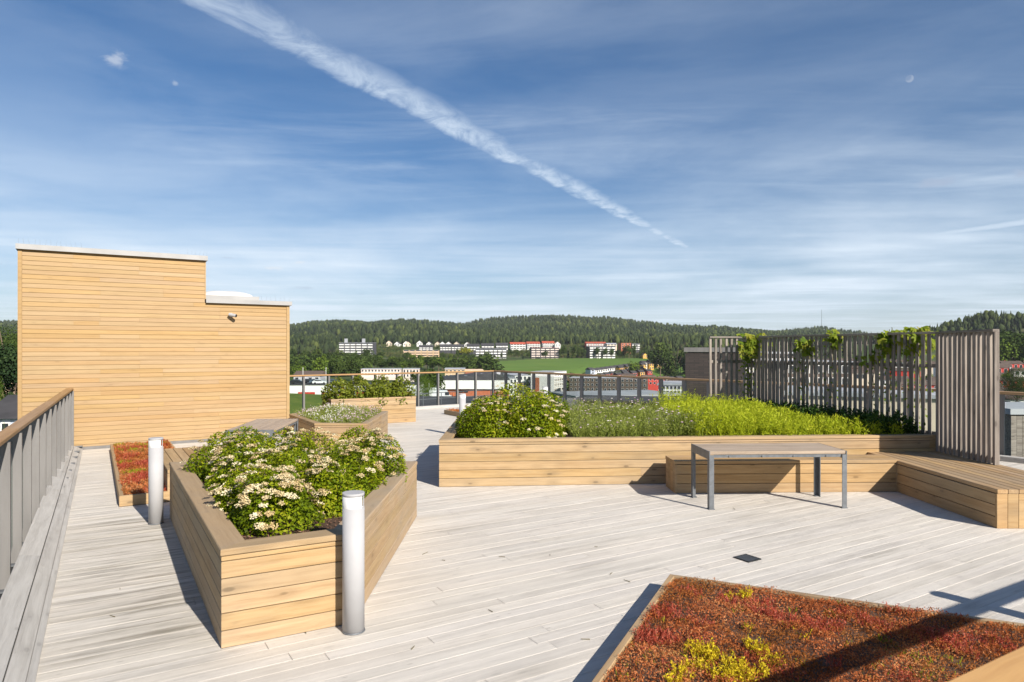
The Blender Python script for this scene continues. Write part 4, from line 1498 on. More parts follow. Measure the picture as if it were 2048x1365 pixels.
# ------------------------------------------------------------------ vines on the screen
def vine(label, px, py, Dd, n, sx, sz, hang):
    c = at(px, py, Dd)
    t = thing("climbing_vine", label, "vine", (c.x, c.y, 0.6), 0, None)
    parts, rn = [], []
    for i in range(n):
        p = np.array([c.x + random.gauss(0, sx), c.y - 0.13 + random.gauss(0, .07), c.z + random.gauss(0, sz)])
        p[2] = min(p[2], c.z + sz * 1.5)
        up = np.array([random.gauss(0, .35), -0.75 + random.gauss(0, .3), 0.55])
        s = random.uniform(.075, .135)
        k = 5
        a = np.linspace(-1.25, 1.25, k) - math.pi / 2 + random.gauss(0, .4)
        ax = np.column_stack([np.cos(a), np.full(k, -0.25), np.sin(a)])
        parts.append(leaf_geo(np.repeat(p[None], k, 0), np.tile(up, (k, 1)) + rng.normal(0, .12, (k, 3)), s * np.array([.7, .95, 1.1, .95, .7]), s * 0.36, axis=ax, fold=0.1))
        rn.append(np.clip(np.full(k, random.gauss(.5, .25)), 0, 1))
    for i in range(n):
        z = 0.65 + (c.z - 0.7) * random.random() ** 0.8
        p = np.array([[c.x + random.gauss(0, .09), c.y + random.choice((-.09, .05)) + random.gauss(0, .03), z]])
        parts.append(leaf_geo(p, np.array([[random.gauss(0, .5), -.8, .4]]), random.uniform(.05, .10), random.uniform(.03, .05)))
        rn.append(np.array([random.uniform(0, .35)]))
    v, f = join(parts)
    obj("foliage", np_mesh("foliage", v, f, np.concatenate(rn)), M_VINE, t)
    mb = MB()
    for j in range(3):
        p = Vector((c.x + random.gauss(0, .03), c.y - 0.05, 0.6))
        while p.z < c.z:
            q = p + Vector((random.gauss(0, .03), random.gauss(0, .008), random.uniform(.14, .24)))
            mb.tube(p, q, 0.007, 0.006, 5, cap=False)
            p = q
    mb.build("stem", M_STEM, t)
    return t


vine("largest leafy vine cluster over the left corner of the slatted screen", 1496, 690, 14.15, 95, .11, .15, 0)
vine("small vine cluster on the slats second from left corner", 1605, 692, 12.95, 40, .07, .08, 0)
vine("thin vine with a bare shoot rising above the middle of the screen top", 1664, 676, 12.4, 40, .06, .10, 0)
vine("full hanging vine over the top rail toward the right of the screen", 1778, 682, 11.42, 100, .12, .11, 0)
vine("tallest yellowish vine over the top rail nearest the sunlit end panel", 1829, 680, 11.05, 110, .09, .13, 0)
vine("straggling low vine hanging on the slats below the hanging vine", 1745, 712, 11.7, 24, .08, .06, 0)


# ------------------------------------------------------------------ trees
def crown_mesh(seed, n, lob, squash, leaf, low=0.22, hz=0.42):
    g = np.random.default_rng(seed)
    cs = g.normal(size=(lob, 3))
    cs = cs / np.linalg.norm(cs, axis=1, keepdims=True) * g.uniform(.25, .75, (lob, 1))
    rs = g.uniform(.32, .55, lob)
    idx = g.integers(0, lob, n)
    d = g.normal(size=(n, 3))
    d /= np.linalg.norm(d, axis=1, keepdims=True)
    p = cs[idx] + d * (rs[idx] * (1 - 0.35 * g.random(n) ** 2))[:, None]
    nrm = d * 0.8 + g.normal(size=(n, 3)) * 0.5 + [0, 0, .3]
    p = p * np.array([0.36 * squash, 0.36 * squash, hz]) / 1.05 + [0, 0, low + hz]
    v, f = leaf_geo(p, nrm, leaf * g.uniform(.6, 1.3, n), leaf * g.uniform(.5, .9, n))
    tone = g.normal(0, .16, lob)
    rn = np.clip(.45 + tone[idx] + g.normal(0, .17, n), 0, 1)
    return np_mesh("crown", v, f, rn)


def conifer_crown(seed, tiers, per, lo=0.12, wid=0.17):
    g = np.random.default_rng(seed)
    ps, ns, ls, ax = [], [], [], []
    for i in range(tiers):
        u = i / (tiers - 1)
        z = lo + (1 - lo) * u ** 0.9
        r = wid * (1 - u) ** 0.85 + 0.012
        k = max(4, int(per * (1 - u * .6)))
        a = g.uniform(0, 6.28) + np.linspace(0, 6.28, k, endpoint=False) + g.normal(0, .2, k)
        rr_ = r * g.uniform(.65, 1.2, k)
        ps.append(np.column_stack([np.zeros(k), np.zeros(k), np.full(k, z) + g.normal(0, .01, k)]))
        ax.append(np.column_stack([np.cos(a), np.sin(a), np.full(k, -0.38 + .5 * u)]))
        ns.append(np.column_stack([np.cos(a) * .5, np.sin(a) * .5, np.ones(k)]) + g.normal(0, .25, (k, 3)))
        ls.append(rr_)
    ps, ns, ls, ax = np.vstack(ps), np.vstack(ns), np.concatenate(ls), np.vstack(ax)
    v, f = leaf_geo(ps, ns, ls, ls * 0.75, axis=ax, fold=-0.12)
    return np_mesh("crown", v, f, np.clip(g.normal(.5, .22, len(f)), 0, 1))


def trunk_mesh(top, r, limbs=4):
    mb = MB()
    mb.tube((0, 0, -0.05), (0, 0, top), r, r * 0.45, 7)
    for i in range(limbs):
        a = i * 2.4
        mb.tube((0, 0, top * (0.55 + 0.1 * i)), (0.16 * math.cos(a), 0.16 * math.sin(a), top * (0.8 + .1 * i) + .1), r * .4, r * .15, 5)
    return mb.mesh("trunk")


CROWNS = {'broad': [crown_mesh(i, 1000, 12, 1.0, 0.075) for i in range(4)], 'pale': [crown_mesh(20 + i, 900, 10, 0.95, 0.075) for i in range(2)],
          'tall': [crown_mesh(30 + i, 900, 11, 0.62, 0.065, 0.14) for i in range(3)], 'bush': [crown_mesh(40 + i, 500, 8, 1.5, 0.10, 0.06) for i in range(2)],
          'conifer': [conifer_crown(50 + i, 16, 11) for i in range(3)], 'pine': [crown_mesh(60, 7000, 11, .75, .018, .56, .22)],
          'near': [crown_mesh(70, 12000, 24, 1.05, 0.016), crown_mesh(71, 12000, 24, 0.9, 0.016)],
          'mid': [crown_mesh(72 + i, 10000, 18, 1.0, 0.018) for i in range(3)]}
TMAT = {'broad': M_TREE, 'pale': M_TREEL, 'tall': M_TREE, 'bush': M_TREE, 'conifer': M_CONI, 'pine': M_CONI, 'near': M_TREEL, 'mid': M_TREE}
TRUNK = trunk_mesh(0.5, 0.022)
TRUNKP = trunk_mesh(0.75, 0.016, 6)


def zone(px):
    for lim, nm in ((700, "left of the dark banded block"), (765, "below the dark banded block"), (840, "below the peach block"), (900, "below the dark row houses"), (950, "left of the white hillside flats"),
                    (1020, "below the white hillside flats"), (1062, "left of the pink block"), (1125, "by the pink block"), (1172, "between the pink block and the brown ended block"), (1235, "before the brown ended block"),
                    (1290, "right of the brown ended block")):
        if px < lim:
            return nm
    return "at the edge of the dark wood"


def tree(label, px, py, D, kind, group=None, wide=1.0, base=None, name=None):
    x = (px - 1024) / 1365 * D
    zb = h1(x, D) if base is None else base
    ztop = 2 + (700 - py) / 1365 * D
    h = max(1.5, (ztop - zb) * 1.02)
    names = {'conifer': 'spruce_tree', 'pine': 'pine_tree', 'bush': 'bush'}
    rz = random.uniform(0, 6.28)
    t = thing(name or names.get(kind, 'broadleaf_tree'), label, 'bush' if kind == 'bush' else 'tree', (x, D, zb), rz, group)
    W = WM[t.name] @ Matrix.Diagonal((h * wide, h * wide, h, 1))
    cm = random.choice(CROWNS[kind])
    obj("crown", cm, TMAT[kind], t, W)
    obj("trunk", TRUNKP if kind in ('pine', 'conifer') else TRUNK, M_BARK, t, W)
    return t


tree("tall pine with bare trunk at the far left, left of the stair house", 20, 690, 62, 'pine', wide=0.8)
tree("light green broadleaf tree beside the dark roofed house at far left", -2, 786, 58, 'near', wide=.13)
tree("small round light tree low at the left frame edge", 0, 846, 32, 'near', wide=.06)
for px, py, D, k in ((8, 662, 170, 'mid'), (30, 655, 190, 'mid'), (-20, 668, 160, 'mid'), (18, 672, 130, 'mid'), (38, 676, 150, 'mid'), (-5, 690, 110, 'mid'), (32, 700, 110, 'mid')):
    tree("dark tree in the clump at the far left behind the stair house", px, py, D, k, "dark trees at far left", wide=1.1)
for px, py, D, k, lab in ((598, 724, 300, 'pale', "pale broadleaf tree beside the stair house corner, behind the far railing"),
                          (642, 706, 330, 'pale', "tall yellow green tree behind the far railing and hedge planter"),
                          (672, 714, 345, 'broad', "dark round tree just right of the tall yellow green tree"),
                          (706, 716, 350, 'broad', "broad dark tree left of the low peach flats"),
                          (762, 756, 150, 'pale', "grey green willow behind the far hedge planter"),
                          (866, 738, 200, 'broad', "dark tree standing left of the beige and brick flats"),
                          (852, 760, 150, 'near', "small bright green tree between the garage row and long hall"),
                          (832, 738, 250, 'tall', "dark slim tree behind the end of the garage row")):
    tree(lab, px, py, D, k, wide=1.0)
for i in range(40):
    qx = random.uniform(725, 1000)
    tree("tree filling the valley side " + zone(qx), qx, random.uniform(704, 716), random.uniform(620, 780), random.choice(('broad', 'broad', 'tall', 'pale', 'conifer')), "trees on the valley side", wide=1.25)
for i in range(40):
    px = 728 + i * 6.4 + random.uniform(-4, 4)
    tree("broadleaf tree in the lower green belt, " + zone(px), px, random.uniform(711, 724), random.uniform(490, 560), random.choice(('broad', 'broad', 'tall', 'pale')), "tree belt below the apartment blocks", wide=1.5)
for i in range(16):
    px = 585 + i * 10 + random.uniform(-4, 4)
    tree("tree on the wooded slope left of the hillside apartment blocks", px, random.uniform(697, 708), random.uniform(560, 640), random.choice(('broad', 'tall', 'conifer', 'broad')), "trees on the left slope", wide=1.1)
for px, py in ((885, 702), (897, 708), (915, 700), (930, 706), (944, 700), (1003, 706), (1020, 700), (1034, 699), (1046, 702), (1056, 706), (1087, 705), (1092, 702), (1126, 692), (1136, 690), (1148, 690), (1158, 694), (1144, 700), (1166, 700),
               (1193, 694), (1203, 695), (1210, 697), (1222, 696), (1248, 690), (1258, 692), (1268, 690), (1280, 692), (1290, 694), (1303, 694), (1312, 698), (875, 712), (890, 716), (960, 709), (975, 712), (1238, 700), (1242, 705)):
    tree("green tree high on the hillside " + zone(px), px, py + random.uniform(-2, 2), random.uniform(790, 835), random.choice(('broad', 'tall', 'tall', 'broad', 'conifer')), "trees among the hillside blocks", wide=0.95)
for i in range(22):
    px = 1308 + i * 5.2 + random.uniform(-3, 3)
    tree("tall dark tree in the wood right of the green field", px, random.uniform(684, 706), random.uniform(560, 700), random.choice(('conifer', 'broad', 'tall')), "dark wood right of the field", wide=.9)
for px in (1046, 1060, 1072, 1088, 1104, 1120, 1135, 1150, 1162, 1000, 985, 1170):
    tree("small bush on the near edge of the green field", px + random.uniform(-3, 3), random.uniform(735, 741), 455, 'bush', "bushes along the near field edge", wide=1.3)
for px, py in ((1235, 742), (1268, 722), (1300, 738), (1318, 735), (1335, 745), (1350, 748), (1330, 752), (1290, 748), (1345, 738), (1360, 752), (1255, 752)):
    tree("tree among the coloured terraced rows below the field", px, py, 600 + random.uniform(-50, 60), random.choice(('pale', 'broad')), "trees among the terraced rows", wide=.9)
for px, py, D, k, lab in ((2004, 676, 420, 'pale', "light green tree on the hill just right of the screen"), (2034, 738, 210, 'mid', "dark tree between the row houses at the right edge"),
                          (2030, 668, 420, 'broad', "dark tall tree at the top right beside the light tree"), (2046, 662, 420, 'tall', "slim dark tree at the right frame edge"),
                          (1995, 664, 470, 'broad', "dark tree behind the light green tree at right"), (2018, 662, 480, 'broad', "dark tree high at right between neighbours on the hill")):
    tree(lab, px, py, D, k, wide=1.0)
for i in range(26):
    tree("dark tree massed along the foot of the wooded hill at right", 1480 + i * 24 + random.uniform(-8, 8), random.uniform(690, 706), random.uniform(560, 680), random.choice(('broad', 'tall', 'conifer')), "trees at the foot of the right hill", wide=1.0)
for i in range(16):
    tree("green tree between the row houses seen through the slatted screen", random.uniform(1500, 2040), random.uniform(738, 765), random.uniform(230, 420), random.choice(('broad', 'pale')), "trees between the right row houses", wide=.9)


# far-off wood on the hills: one mass
def wood_mass(name, label, x, y, h, pcon, mat):
    n = len(x)
    z = H(x, y)
    con = rng.random(n) < pcon
    r = np.where(con, h * rng.uniform(.17, .24, n), h * rng.uniform(.28, .36, n))
    K = 6
    th = np.linspace(0, 2 * np.pi, K, endpoint=False)
    vs, fs, rn = [], [], []
    off = 0
    prof_c = [(0.02, 0.75), (0.10, 1.0), (0.36, 0.62), (0.40, 0.76), (0.68, 0.34), (1.0, 0.01)]
    prof_d = [(0.05, 0.3), (0.25, 0.85), (0.5, 1.0), (0.75, 0.8), (0.93, 0.45), (1.0, 0.05)]
    tone = np.clip(rng.normal(.45, .22, n) + 0.18 * np.sin(x / 90) * np.sin(y / 130), 0, 1)
    for sel, prof in ((con, prof_c), (~con, prof_d)):
        idx = np.where(sel)[0]
        m = len(idx)
        rings = []
        for (u, k) in prof:
            jit = rng.uniform(.75, 1.2, (m, K))
            ph = rng.uniform(0, .6, (m, 1))
            X = x[idx, None] + r[idx, None] * k * np.cos(th + ph) * jit
            Y = y[idx, None] + r[idx, None] * k * np.sin(th + ph) * jit
            Z = np.repeat((z[idx] + h[idx] * u)[:, None], K, 1) + rng.normal(0, .25, (m, K))
            rings.append(np.stack([X, Y, Z], axis=2))
        A = np.stack(rings, axis=1)                       # m, rings, K, 3
        nr = len(prof)
        vs.append(A.reshape(-1, 3))
        base = off + (np.arange(m) * nr * K)[:, None, None]
        i0 = (np.arange(nr - 1) * K)[None, :, None]
        kk = np.arange(K)[None, None, :]
        k2 = (np.arange(K) + 1) % K
        f = np.stack([base + i0 + kk, base + i0 + k2[None, None, :], base + i0 + K + k2[None, None, :], base + i0 + K + kk], axis=3).reshape(-1, 4)
        fs.append(f)
        rn.append(np.clip(np.repeat(tone[idx], (nr - 1) * K) + (0.0 if prof is prof_c else 0.15) + rng.normal(0, .05, m * (nr - 1) * K), 0, 1))
        off += m * nr * K
    o = obj(name, np_mesh(name, np.vstack(vs), np.vstack(fs), np.concatenate(rn)), mat)
    tag(o, label, "wood", kind='stuff')


M_FOREST = leafy("forest_needles", [(0.0, (0.009, 0.017, 0.008)), (0.45, (0.022, 0.034, 0.013)), (0.8, (0.042, 0.057, 0.018)), (1.0, (0.075, 0.092, 0.024))], 0.0, 0.9)
def pts_for(n, lo, hi, a0, a1):
    y = lo + (hi - lo) * rng.random(n) ** 1.15
    x = rng.uniform(a0, a1, n) * y
    return x, y
x1, y1 = pts_for(30000, 1050, 2680, -0.95, 0.80)
x2, y2 = rng.uniform(420, 1150, 6000), rng.uniform(700, 1080, 6000)
m = (np.exp(-(((x2 - 668) / 75) ** 2 + ((y2 - 920) / 180) ** 2)) + np.exp(-(((x2 - 800) / 100) ** 2 + ((y2 - 950) / 220) ** 2))) > 0.30
x2, y2 = x2[m], y2[m]
x3, y3 = pts_for(3200, 860, 1060, -0.85, 0.5)
p3 = 1024 + 1365 * x3 / y3
keep = (p3 < 670) | (p3 > 1290) | ((y3 > 1010))
x3, y3 = x3[keep], y3[keep]
x, y = np.concatenate([x1, x2, x3]), np.concatenate([y1, y2, y3])
wood_mass("forest", "dark spruce forest covering the far hills along the horizon", x, y, rng.uniform(8, 15, len(x)), 0.72, M_FOREST)


def px_scatter(n, p0, p1, y0, y1):
    yy = rng.uniform(y0, y1, n)
    return (rng.uniform(p0, p1, n) - 1024) / 1365 * yy, yy


M_SCRUB = leafy("scrub_leaf", [(0.0, (0.030, 0.050, 0.014)), (0.45, (0.070, 0.090, 0.024)), (0.75, (0.115, 0.125, 0.038)), (1.0, (0.19, 0.155, 0.085))], 0.0, 0.9)
xs_, ys_ = [], []
for a in ((420, 735, 1015, 838, 930), (160, 1118, 1180, 840, 940), (260, 1232, 1345, 835, 960), (120, 1020, 1120, 862, 900), (260, 560, 735, 640, 960)):
    q = px_scatter(*a)
    xs_.append(q[0])
    ys_.append(q[1])
xs_, ys_ = np.concatenate(xs_), np.concatenate(ys_)
def leaf_wood(name, label, x, y, h, nl, lob, mat, wide=0.42):
    n = len(x)
    z = H(x, y)
    lc = rng.normal(size=(n, lob, 3))
    lc = unit(lc.reshape(-1, 3)).reshape(n, lob, 3) * rng.uniform(.2, .7, (n, lob, 1))
    idx = rng.integers(0, lob, (n, nl))
    d = unit(rng.normal(size=(n * nl, 3))).reshape(n, nl, 3)
    p = np.take_along_axis(lc, idx[:, :, None], 1) + d * rng.uniform(.28, .48, (n, nl, 1))
    w = (h * wide)[:, None]
    P = np.stack([x[:, None] + p[..., 0] * w, y[:, None] + p[..., 1] * w, z[:, None] + h[:, None] * (0.52 + 0.46 * p[..., 2])], axis=2).reshape(-1, 3)
    sz = np.repeat(h, nl) * 0.16 * rng.uniform(.6, 1.3, n * nl)
    v, f = leaf_geo(P, d.reshape(-1, 3) * .8 + rng.normal(size=(n * nl, 3)) * .5 + [0, 0, .3], sz, sz * .75)
    tone = rng.normal(.45, .17, n)
    rn = np.clip(np.repeat(tone, nl) + rng.normal(0, .15, n * nl), 0, 1)
    o = obj(name, np_mesh(name, v, f, rn), mat)
    tag(o, label, "wood", kind='stuff')


leaf_wood("scrub", "brownish green scrub and small trees covering the slope between the hillside houses", xs_, ys_, rng.uniform(2.0, 6.5, len(xs_)), 110, 6, M_SCRUB, 0.6)
q = px_scatter(430, 560, 735, 400, 650)
leaf_wood("valley_wood", "dense green wood on the valley side at left behind the garage row", q[0], q[1], rng.uniform(6, 12, 430), 260, 9, M_TREE)


# ------------------------------------------------------------------ buildings
def building(name, label, px0, px1, py_top, py_base, D, depth, wall, roof, rot=0.0, storeys=3, bays=6, style='window', gable=None, cat="building", group=None, side_wall=None, deep=6.0, accents=None, win=(0.5, 0.55), skip_rows=()):
    """front facade spans px0..px1 at depth D; rot turns it about its front centre"""
    cx = ((px0 + px1) / 2 - 1024) / 1365 * D
    w = (px1 - px0) / 1365 * D / max(0.35, math.cos(rot))
    zt = 2 + (700 - py_top) / 1365 * D
    zb = 2 + (700 - py_base) / 1365 * D
    h = zt - zb
    deep = max(deep, zb - h1(cx, D) + 4)
    if zb < h1(cx, D) - 6:
        print('BURIED', label, round(zb, 1), round(h1(cx, D), 1))
    t = thing(name, label, cat, (cx, D, zb), rot, group)
    W = WM[t.name]
    MB().box((0, depth / 2, (h - deep) / 2), (w, depth, h + deep)).build("wall", wall, t, W)
    if gable == 'x':           # ridge along the facade
        rh = min(depth * 0.26, max(h * 0.5, 1.4))
        ov = 0.4
        vs = [(-w / 2 - ov, -ov, h - .05), (w / 2 + ov, -ov, h - .05), (w / 2 + ov, depth + ov, h - .05), (-w / 2 - ov, depth + ov, h - .05), (-w / 2 - ov, depth / 2, h + rh), (w / 2 + ov, depth / 2, h + rh)]
        MB().add(vs, [(0, 1, 5, 4), (2, 3, 4, 5), (1, 2, 5), (3, 0, 4), (3, 2, 1, 0)]).build("roof", roof, t, W)
    elif gable == 'y':         # gable end faces the viewer
        rh = w * 0.42
        ov = 0.3
        MB().add([(-w / 2, 0, h), (w / 2, 0, h), (0, 0, h + rh), (-w / 2, depth, h), (w / 2, depth, h), (0, depth, h + rh)], [(0, 1, 2), (4, 3, 5), (0, 2, 5, 3), (1, 4, 5, 2)]).build("gable_wall", wall, t, W)
        th = 0.22
        for s in (-1, 1):
            vs = [(s * (w / 2 + ov), -ov, h - ov * .84 + .03), (0, -ov, h + rh + .03), (0, depth + ov, h + rh + .03), (s * (w / 2 + ov), depth + ov, h - ov * .84 + .03)]
            vs += [(x, y, z + th) for x, y, z in vs]
            MB().add(vs, [(0, 1, 2, 3), (4, 5, 6, 7), (0, 1, 5, 4), (1, 2, 6, 5), (2, 3, 7, 6), (3, 0, 4, 7)]).build("roof", roof, t, W)
    else:
        MB().box((0, depth / 2, h + 0.12), (w + 0.4, depth + 0.4, 0.24)).build("roof", roof, t, W)
    sh = h / storeys
    bw = w / bays
    if style == 'window':
        ww, wh = bw * win[0], sh * win[1]
        fm = MB().box((0, 0, 0), (ww + 0.16, 0.10, wh + 0.16)).mesh("window")
        pm = MB().box((0, -0.035, 0), (ww, 0.10, wh)).mesh("pane")
        for s in range(storeys):
            if s in skip_rows:
                continue
            for b in range(bays):
                f = obj("window", fm, M_WHITE if wall is not M_WHITE else M_GREYW, t, W @ Matrix.Translation((-w / 2 + (b + .5) * bw, -0.03, (s + .55) * sh)))
                obj("pane", pm, M_PANE, f, W @ Matrix.Translation((-w / 2 + (b + .5) * bw, -0.03, (s + .55) * sh)))
    elif style == 'balcony':
        bm = MB().box((0, -0.6, sh * 0.24), (bw * 0.80, 1.2, sh * 0.50)).mesh("balcony")
        wm = MB().box((0, -0.03, 0), (bw * 0.78, 0.08, sh * 0.44)).mesh("window")
        pier = MB().box((0, -0.25, h / 2), (bw * 0.14, 0.5, h)).mesh("pier")
        for b in range(bays):
            for s in range(storeys):
                M4 = W @ Matrix.Translation((-w / 2 + (b + .5) * bw, 0, s * sh))
                obj("balcony", bm, accents or M_WHITE, t, M4)
                obj("window", wm, M_PANE, t, M4 @ Matrix.Translation((0, 0, sh * 0.74)))
            if b:
                obj("pier", pier, wall, t, W @ Matrix.Translation((-w / 2 + b * bw, 0, 0)))
    if side_wall is not None:
        MB().box((-w / 2 - 0.1, depth / 2, h / 2 - 1), (0.2, depth, h + 2)).build("end_wall", side_wall, t, W)
        MB().box((w / 2 + 0.1, depth / 2, h / 2 - 1), (0.2, depth, h + 2)).build("end_wall", side_wall, t, W)
    return t


# hillside blocks
b = building("apartment_block", "five storey block with dark bands, white balconies and two roof boxes", 677, 747, 686, 711, 860, 14, M_DKWALL, M_GREYW, R(-6), 5, 6, 'balcony')
Wb = WM[b.name]
for x in (-15, 8):
    MB().box((x, 6, 18), (3, 4, 6)).build("roof_box", M_GREYW, b, Wb)
building("apartment_block", "low peach balcony block on the hillside left of centre", 807, 878, 701, 719, 820, 12, M_TAN, M_RFGR, R(5), 4, 6, 'balcony', accents=M_PEACH)
building("apartment_block", "white balcony block with dark bands half hidden by trees, centre hillside", 951, 1013, 698, 719, 830, 12, M_DKWALL, M_GREYW, R(4), 4, 7, 'balcony')
building("apartment_block", "pale pink five storey balcony block at the top of the green field", 1062, 1119, 696, 719, 830, 12, M_DKWALL, M_RFRED, R(3), 5, 6, 'balcony', accents=M_PINK)
building("apartment_block", "white balcony block with a dark brown end wall above the field", 1178, 1231, 693, 717, 825, 14, M_DKWALL, M_RFGR, R(10), 5, 6, 'balcony', side_wall=M_BROWN)
for px0, px1, yt, yb, lab in ((1021, 1051, 689, 700, "white terrace block with red roof, left of three along the hillside"), (1054, 1080, 688, 697, "white terrace block with red roof, middle of three along the hillside"),
                              (1085, 1109, 687, 696, "white terrace block with red roof, right of three along the hillside")):
    building("terrace_block", lab, px0, px1, yt, yb, 905, 11, M_WHITE, M_RFRED, R(6), 3, 5, 'balcony', gable='x', side_wall=M_GREYW)
building("house", "white gabled house at the end of the red roofed terraces", 1110, 1121, 689, 694, 900, 9, M_WHITE, M_CREAM, R(8), 2, 2, 'window', gable='y', cat="house")
building("terrace_block", "long red terrace with red roof above the white balcony block", 1172, 1212, 687, 693, 910, 11, M_REDW, M_RFRED, R(6), 2, 8, 'balcony', gable='x')
building("house", "grey roofed pale house right of the long red terrace", 1214, 1234, 689, 694, 905, 10, M_CREAM, M_RFGR, R(14), 2, 3, 'window', gable='x', cat="house")
building("terrace_block", "red brick and white block on the hillside edge beside the dark wood", 1242, 1262, 687, 700, 880, 11, M_BRICK, M_RFRED, R(12), 3, 3, 'window')
building("terrace_block", "white and brick stepped block at the right end of the hillside housing", 1263, 1280, 688, 700, 885, 10, M_DKWALL, M_RFGR, R(12), 3, 3, 'balcony')
for i, (px0, px1, yt, yb) in enumerate(((838, 866, 694, 701), (880, 902, 693, 701), (903, 928, 693, 701), (934, 959, 692, 701), (963, 988, 691, 700), (992, 1016, 690, 700))):
    building("row_house", ("dark gabled row house block on the hillside, leftmost and lowest", "dark row house block left of the yellow bush on the hillside", "dark row house block with white base by the yellow bush",
                           "dark gabled row block above the white hillside flats, left", "dark gabled row block above the white hillside flats, middle", "dark gabled row block beside the first red roof")[i],
             px0, px1, yt, yb, 880, 10, M_DKWALL, M_RFDK, R(5), 2, 4, 'balcony', gable='x', cat="house")
for i, (px, yt) in enumerate(((778, 684), (794, 686), (812, 685), (816, 686), (839, 684), (858, 686), (875, 686), (885, 686), (897, 686), (913, 686), (934, 687))):
    building("house", "small pale gabled house in the row along the upper forest edge", px - 5.5, px + 5.5, yt + 2.5, yt + 6, 935, 8, M_WHITE if i % 3 else M_CREAM, M_RFDK if i % 2 else M_BROWN, R(random.uniform(-15, 15)), 2, 2, 'window', gable='y', cat="house", group="small gabled houses along the forest edge")
t = tree("bright yellow bush between the dark hillside row houses", 930, 691, 872, 'bush', wide=1.6)
for ch in t.children:
    if ch.name.startswith("crown"):
        ch.data = ch.data.copy()
        ch.data.materials[0] = M_SEDUMG

# valley: barn, yellow house, terraced rows in colours
building("barn", "pale roofed barn with orange wall beside the dark wood", 1318, 1331, 713, 719, 770, 9, M_YELW, M_RFGR, R(20), 1, 2, 'window', gable='x', cat="barn")
building("house", "small yellow house at the upper right edge of the field", 1286, 1295, 711, 716, 805, 8, M_YELW, M_BROWN, R(10), 2, 2, 'window', gable='y', cat="house")
k = 0
cols = {'w': M_WHITE, 'r': M_REDW, 'y': M_YELW, 'b': M_BRICK}
labs = {'w': "white terraced house under a dark roof below the field", 'r': "red terraced house under a dark roof below the field", 'y': "yellow terraced house under a dark roof below the field", 'b': "brick terraced house under a dark roof below the field"}
for (x0, x1, y0, y1, D0, D1, n, pat) in ((1192, 1264, 741, 731, 605, 665, 9, 'w'), (1205, 1285, 751, 738, 570, 620, 8, 'brrrrry'), (1244, 1318, 736, 726, 610, 660, 6, 'y'), (1290, 1330, 726, 720, 650, 690, 4, 'w'), (1240, 1300, 750, 743, 560, 585, 5, 'ry'), (1285, 1362, 764, 757, 540, 560, 6, 'r')):
    for i in range(n):
        u = i / (n - 1)
        px, py, D = x0 + (x1 - x0) * u, y0 + (y1 - y0) * u, D0 + (D1 - D0) * u
        c = pat[i % len(pat)]
        wpx = 8.2 * 1365 / D / 2 / 1.9
        building("terraced_house", labs[c], px - wpx, px + wpx, py, py + 5.6 * 1365 / D, D, 7.0, cols[c], M_RFDK, R(24), 2, 2, 'window', gable='x', cat="house", group={'w': "white", 'r': "red", 'y': "yellow", 'b': "brick"}[c] + " terraced houses below the field")
MB_blue = building("house", "pale blue gable end at the left end of the white terrace row", 1181, 1190, 740, 749, 600, 9, M_PALEBLUE, M_RFDK, R(24), 2, 1, 'window', gable='x', cat="house")

# middle ground left: garage row with cars on top, flats, long hall, brick flats
gar = thing("garage_row", "long white garage row with red doors and a parking roof", "garage", at(645, 801, 212), R(2))
W = WM[gar.name]
MB().box((9, 7, 1.0), (42, 14, 7.4)).build("wall", M_WHITE, gar, W)
MB().box((9, 7, 4.78), (42.4, 14.4, 0.16)).build("roof", M_ASPH, gar, W)
for x in (-4.9, 2.2, 7.4, 12.6, 17.8, 21.5, 25.2, 27.9):
    ln = 5.2 if x < -4 else (4.4 if x < 20 else 2.3)
    d = MB().box((x, -0.04, 1.35), (ln, 0.12, 2.4)).build("garage_door", M_REDW, gar, W)
    for q in range(5):
        MB().box((x - ln / 2 + ln * (q + .5) / 5, -0.115, 1.35), (ln / 5 - 0.06, 0.03, 2.3)).build("door_board", M_REDW, d, W)


def car(label, loc, rz, mat):
    t = thing("parked_car", label, "car", loc, rz, "cars parked on the garage roof")
    W = WM[t.name]
    prof = [(-2.15, .32), (2.1, .32), (2.18, .62), (2.0, .82), (1.05, .95), (0.35, 1.42), (-1.25, 1.45), (-1.95, .98), (-2.2, .85)]
    n = len(prof)
    vs = [(x, -.86, z) for x, z in prof] + [(x, .86, z) for x, z in prof]
    MB().add(vs, [tuple(range(n)), tuple(range(n, 2 * n))[::-1]] + [(i, n + i, n + (i + 1) % n, (i + 1) % n) for i in range(n)]).build("body", mat, t, W)
    gp = [(0.86, .97), (0.30, 1.34), (-1.18, 1.37), (-1.72, .99)]
    for s in (-1, 1):
        vs = [(x, s * .862, z) for x, z in gp] + [(x, s * .885, z) for x, z in gp]
        MB().add(vs, [(0, 1, 2, 3), (7, 6, 5, 4), (0, 4, 5, 1), (1, 5, 6, 2), (2, 6, 7, 3), (3, 7, 4, 0)]).build("side_window", M_PANE, t, W)
    MB().add([(1.06, -.7, .965), (1.06, .7, .965), (0.42, .64, 1.395), (0.42, -.64, 1.395)], [(0, 1, 2, 3)]).build("windscreen", M_PANE, t, W @ Matrix.Translation((0.03, 0, 0.02)))
    for x in (-1.35, 1.35):
        for s in (-1, 1):
            mb = MB()
            mb.tube((x, s * .70, .32), (x, s * .90, .32), .32, .32, 14)
            mb.build("wheel", M_TYRE, t, W)
    return t


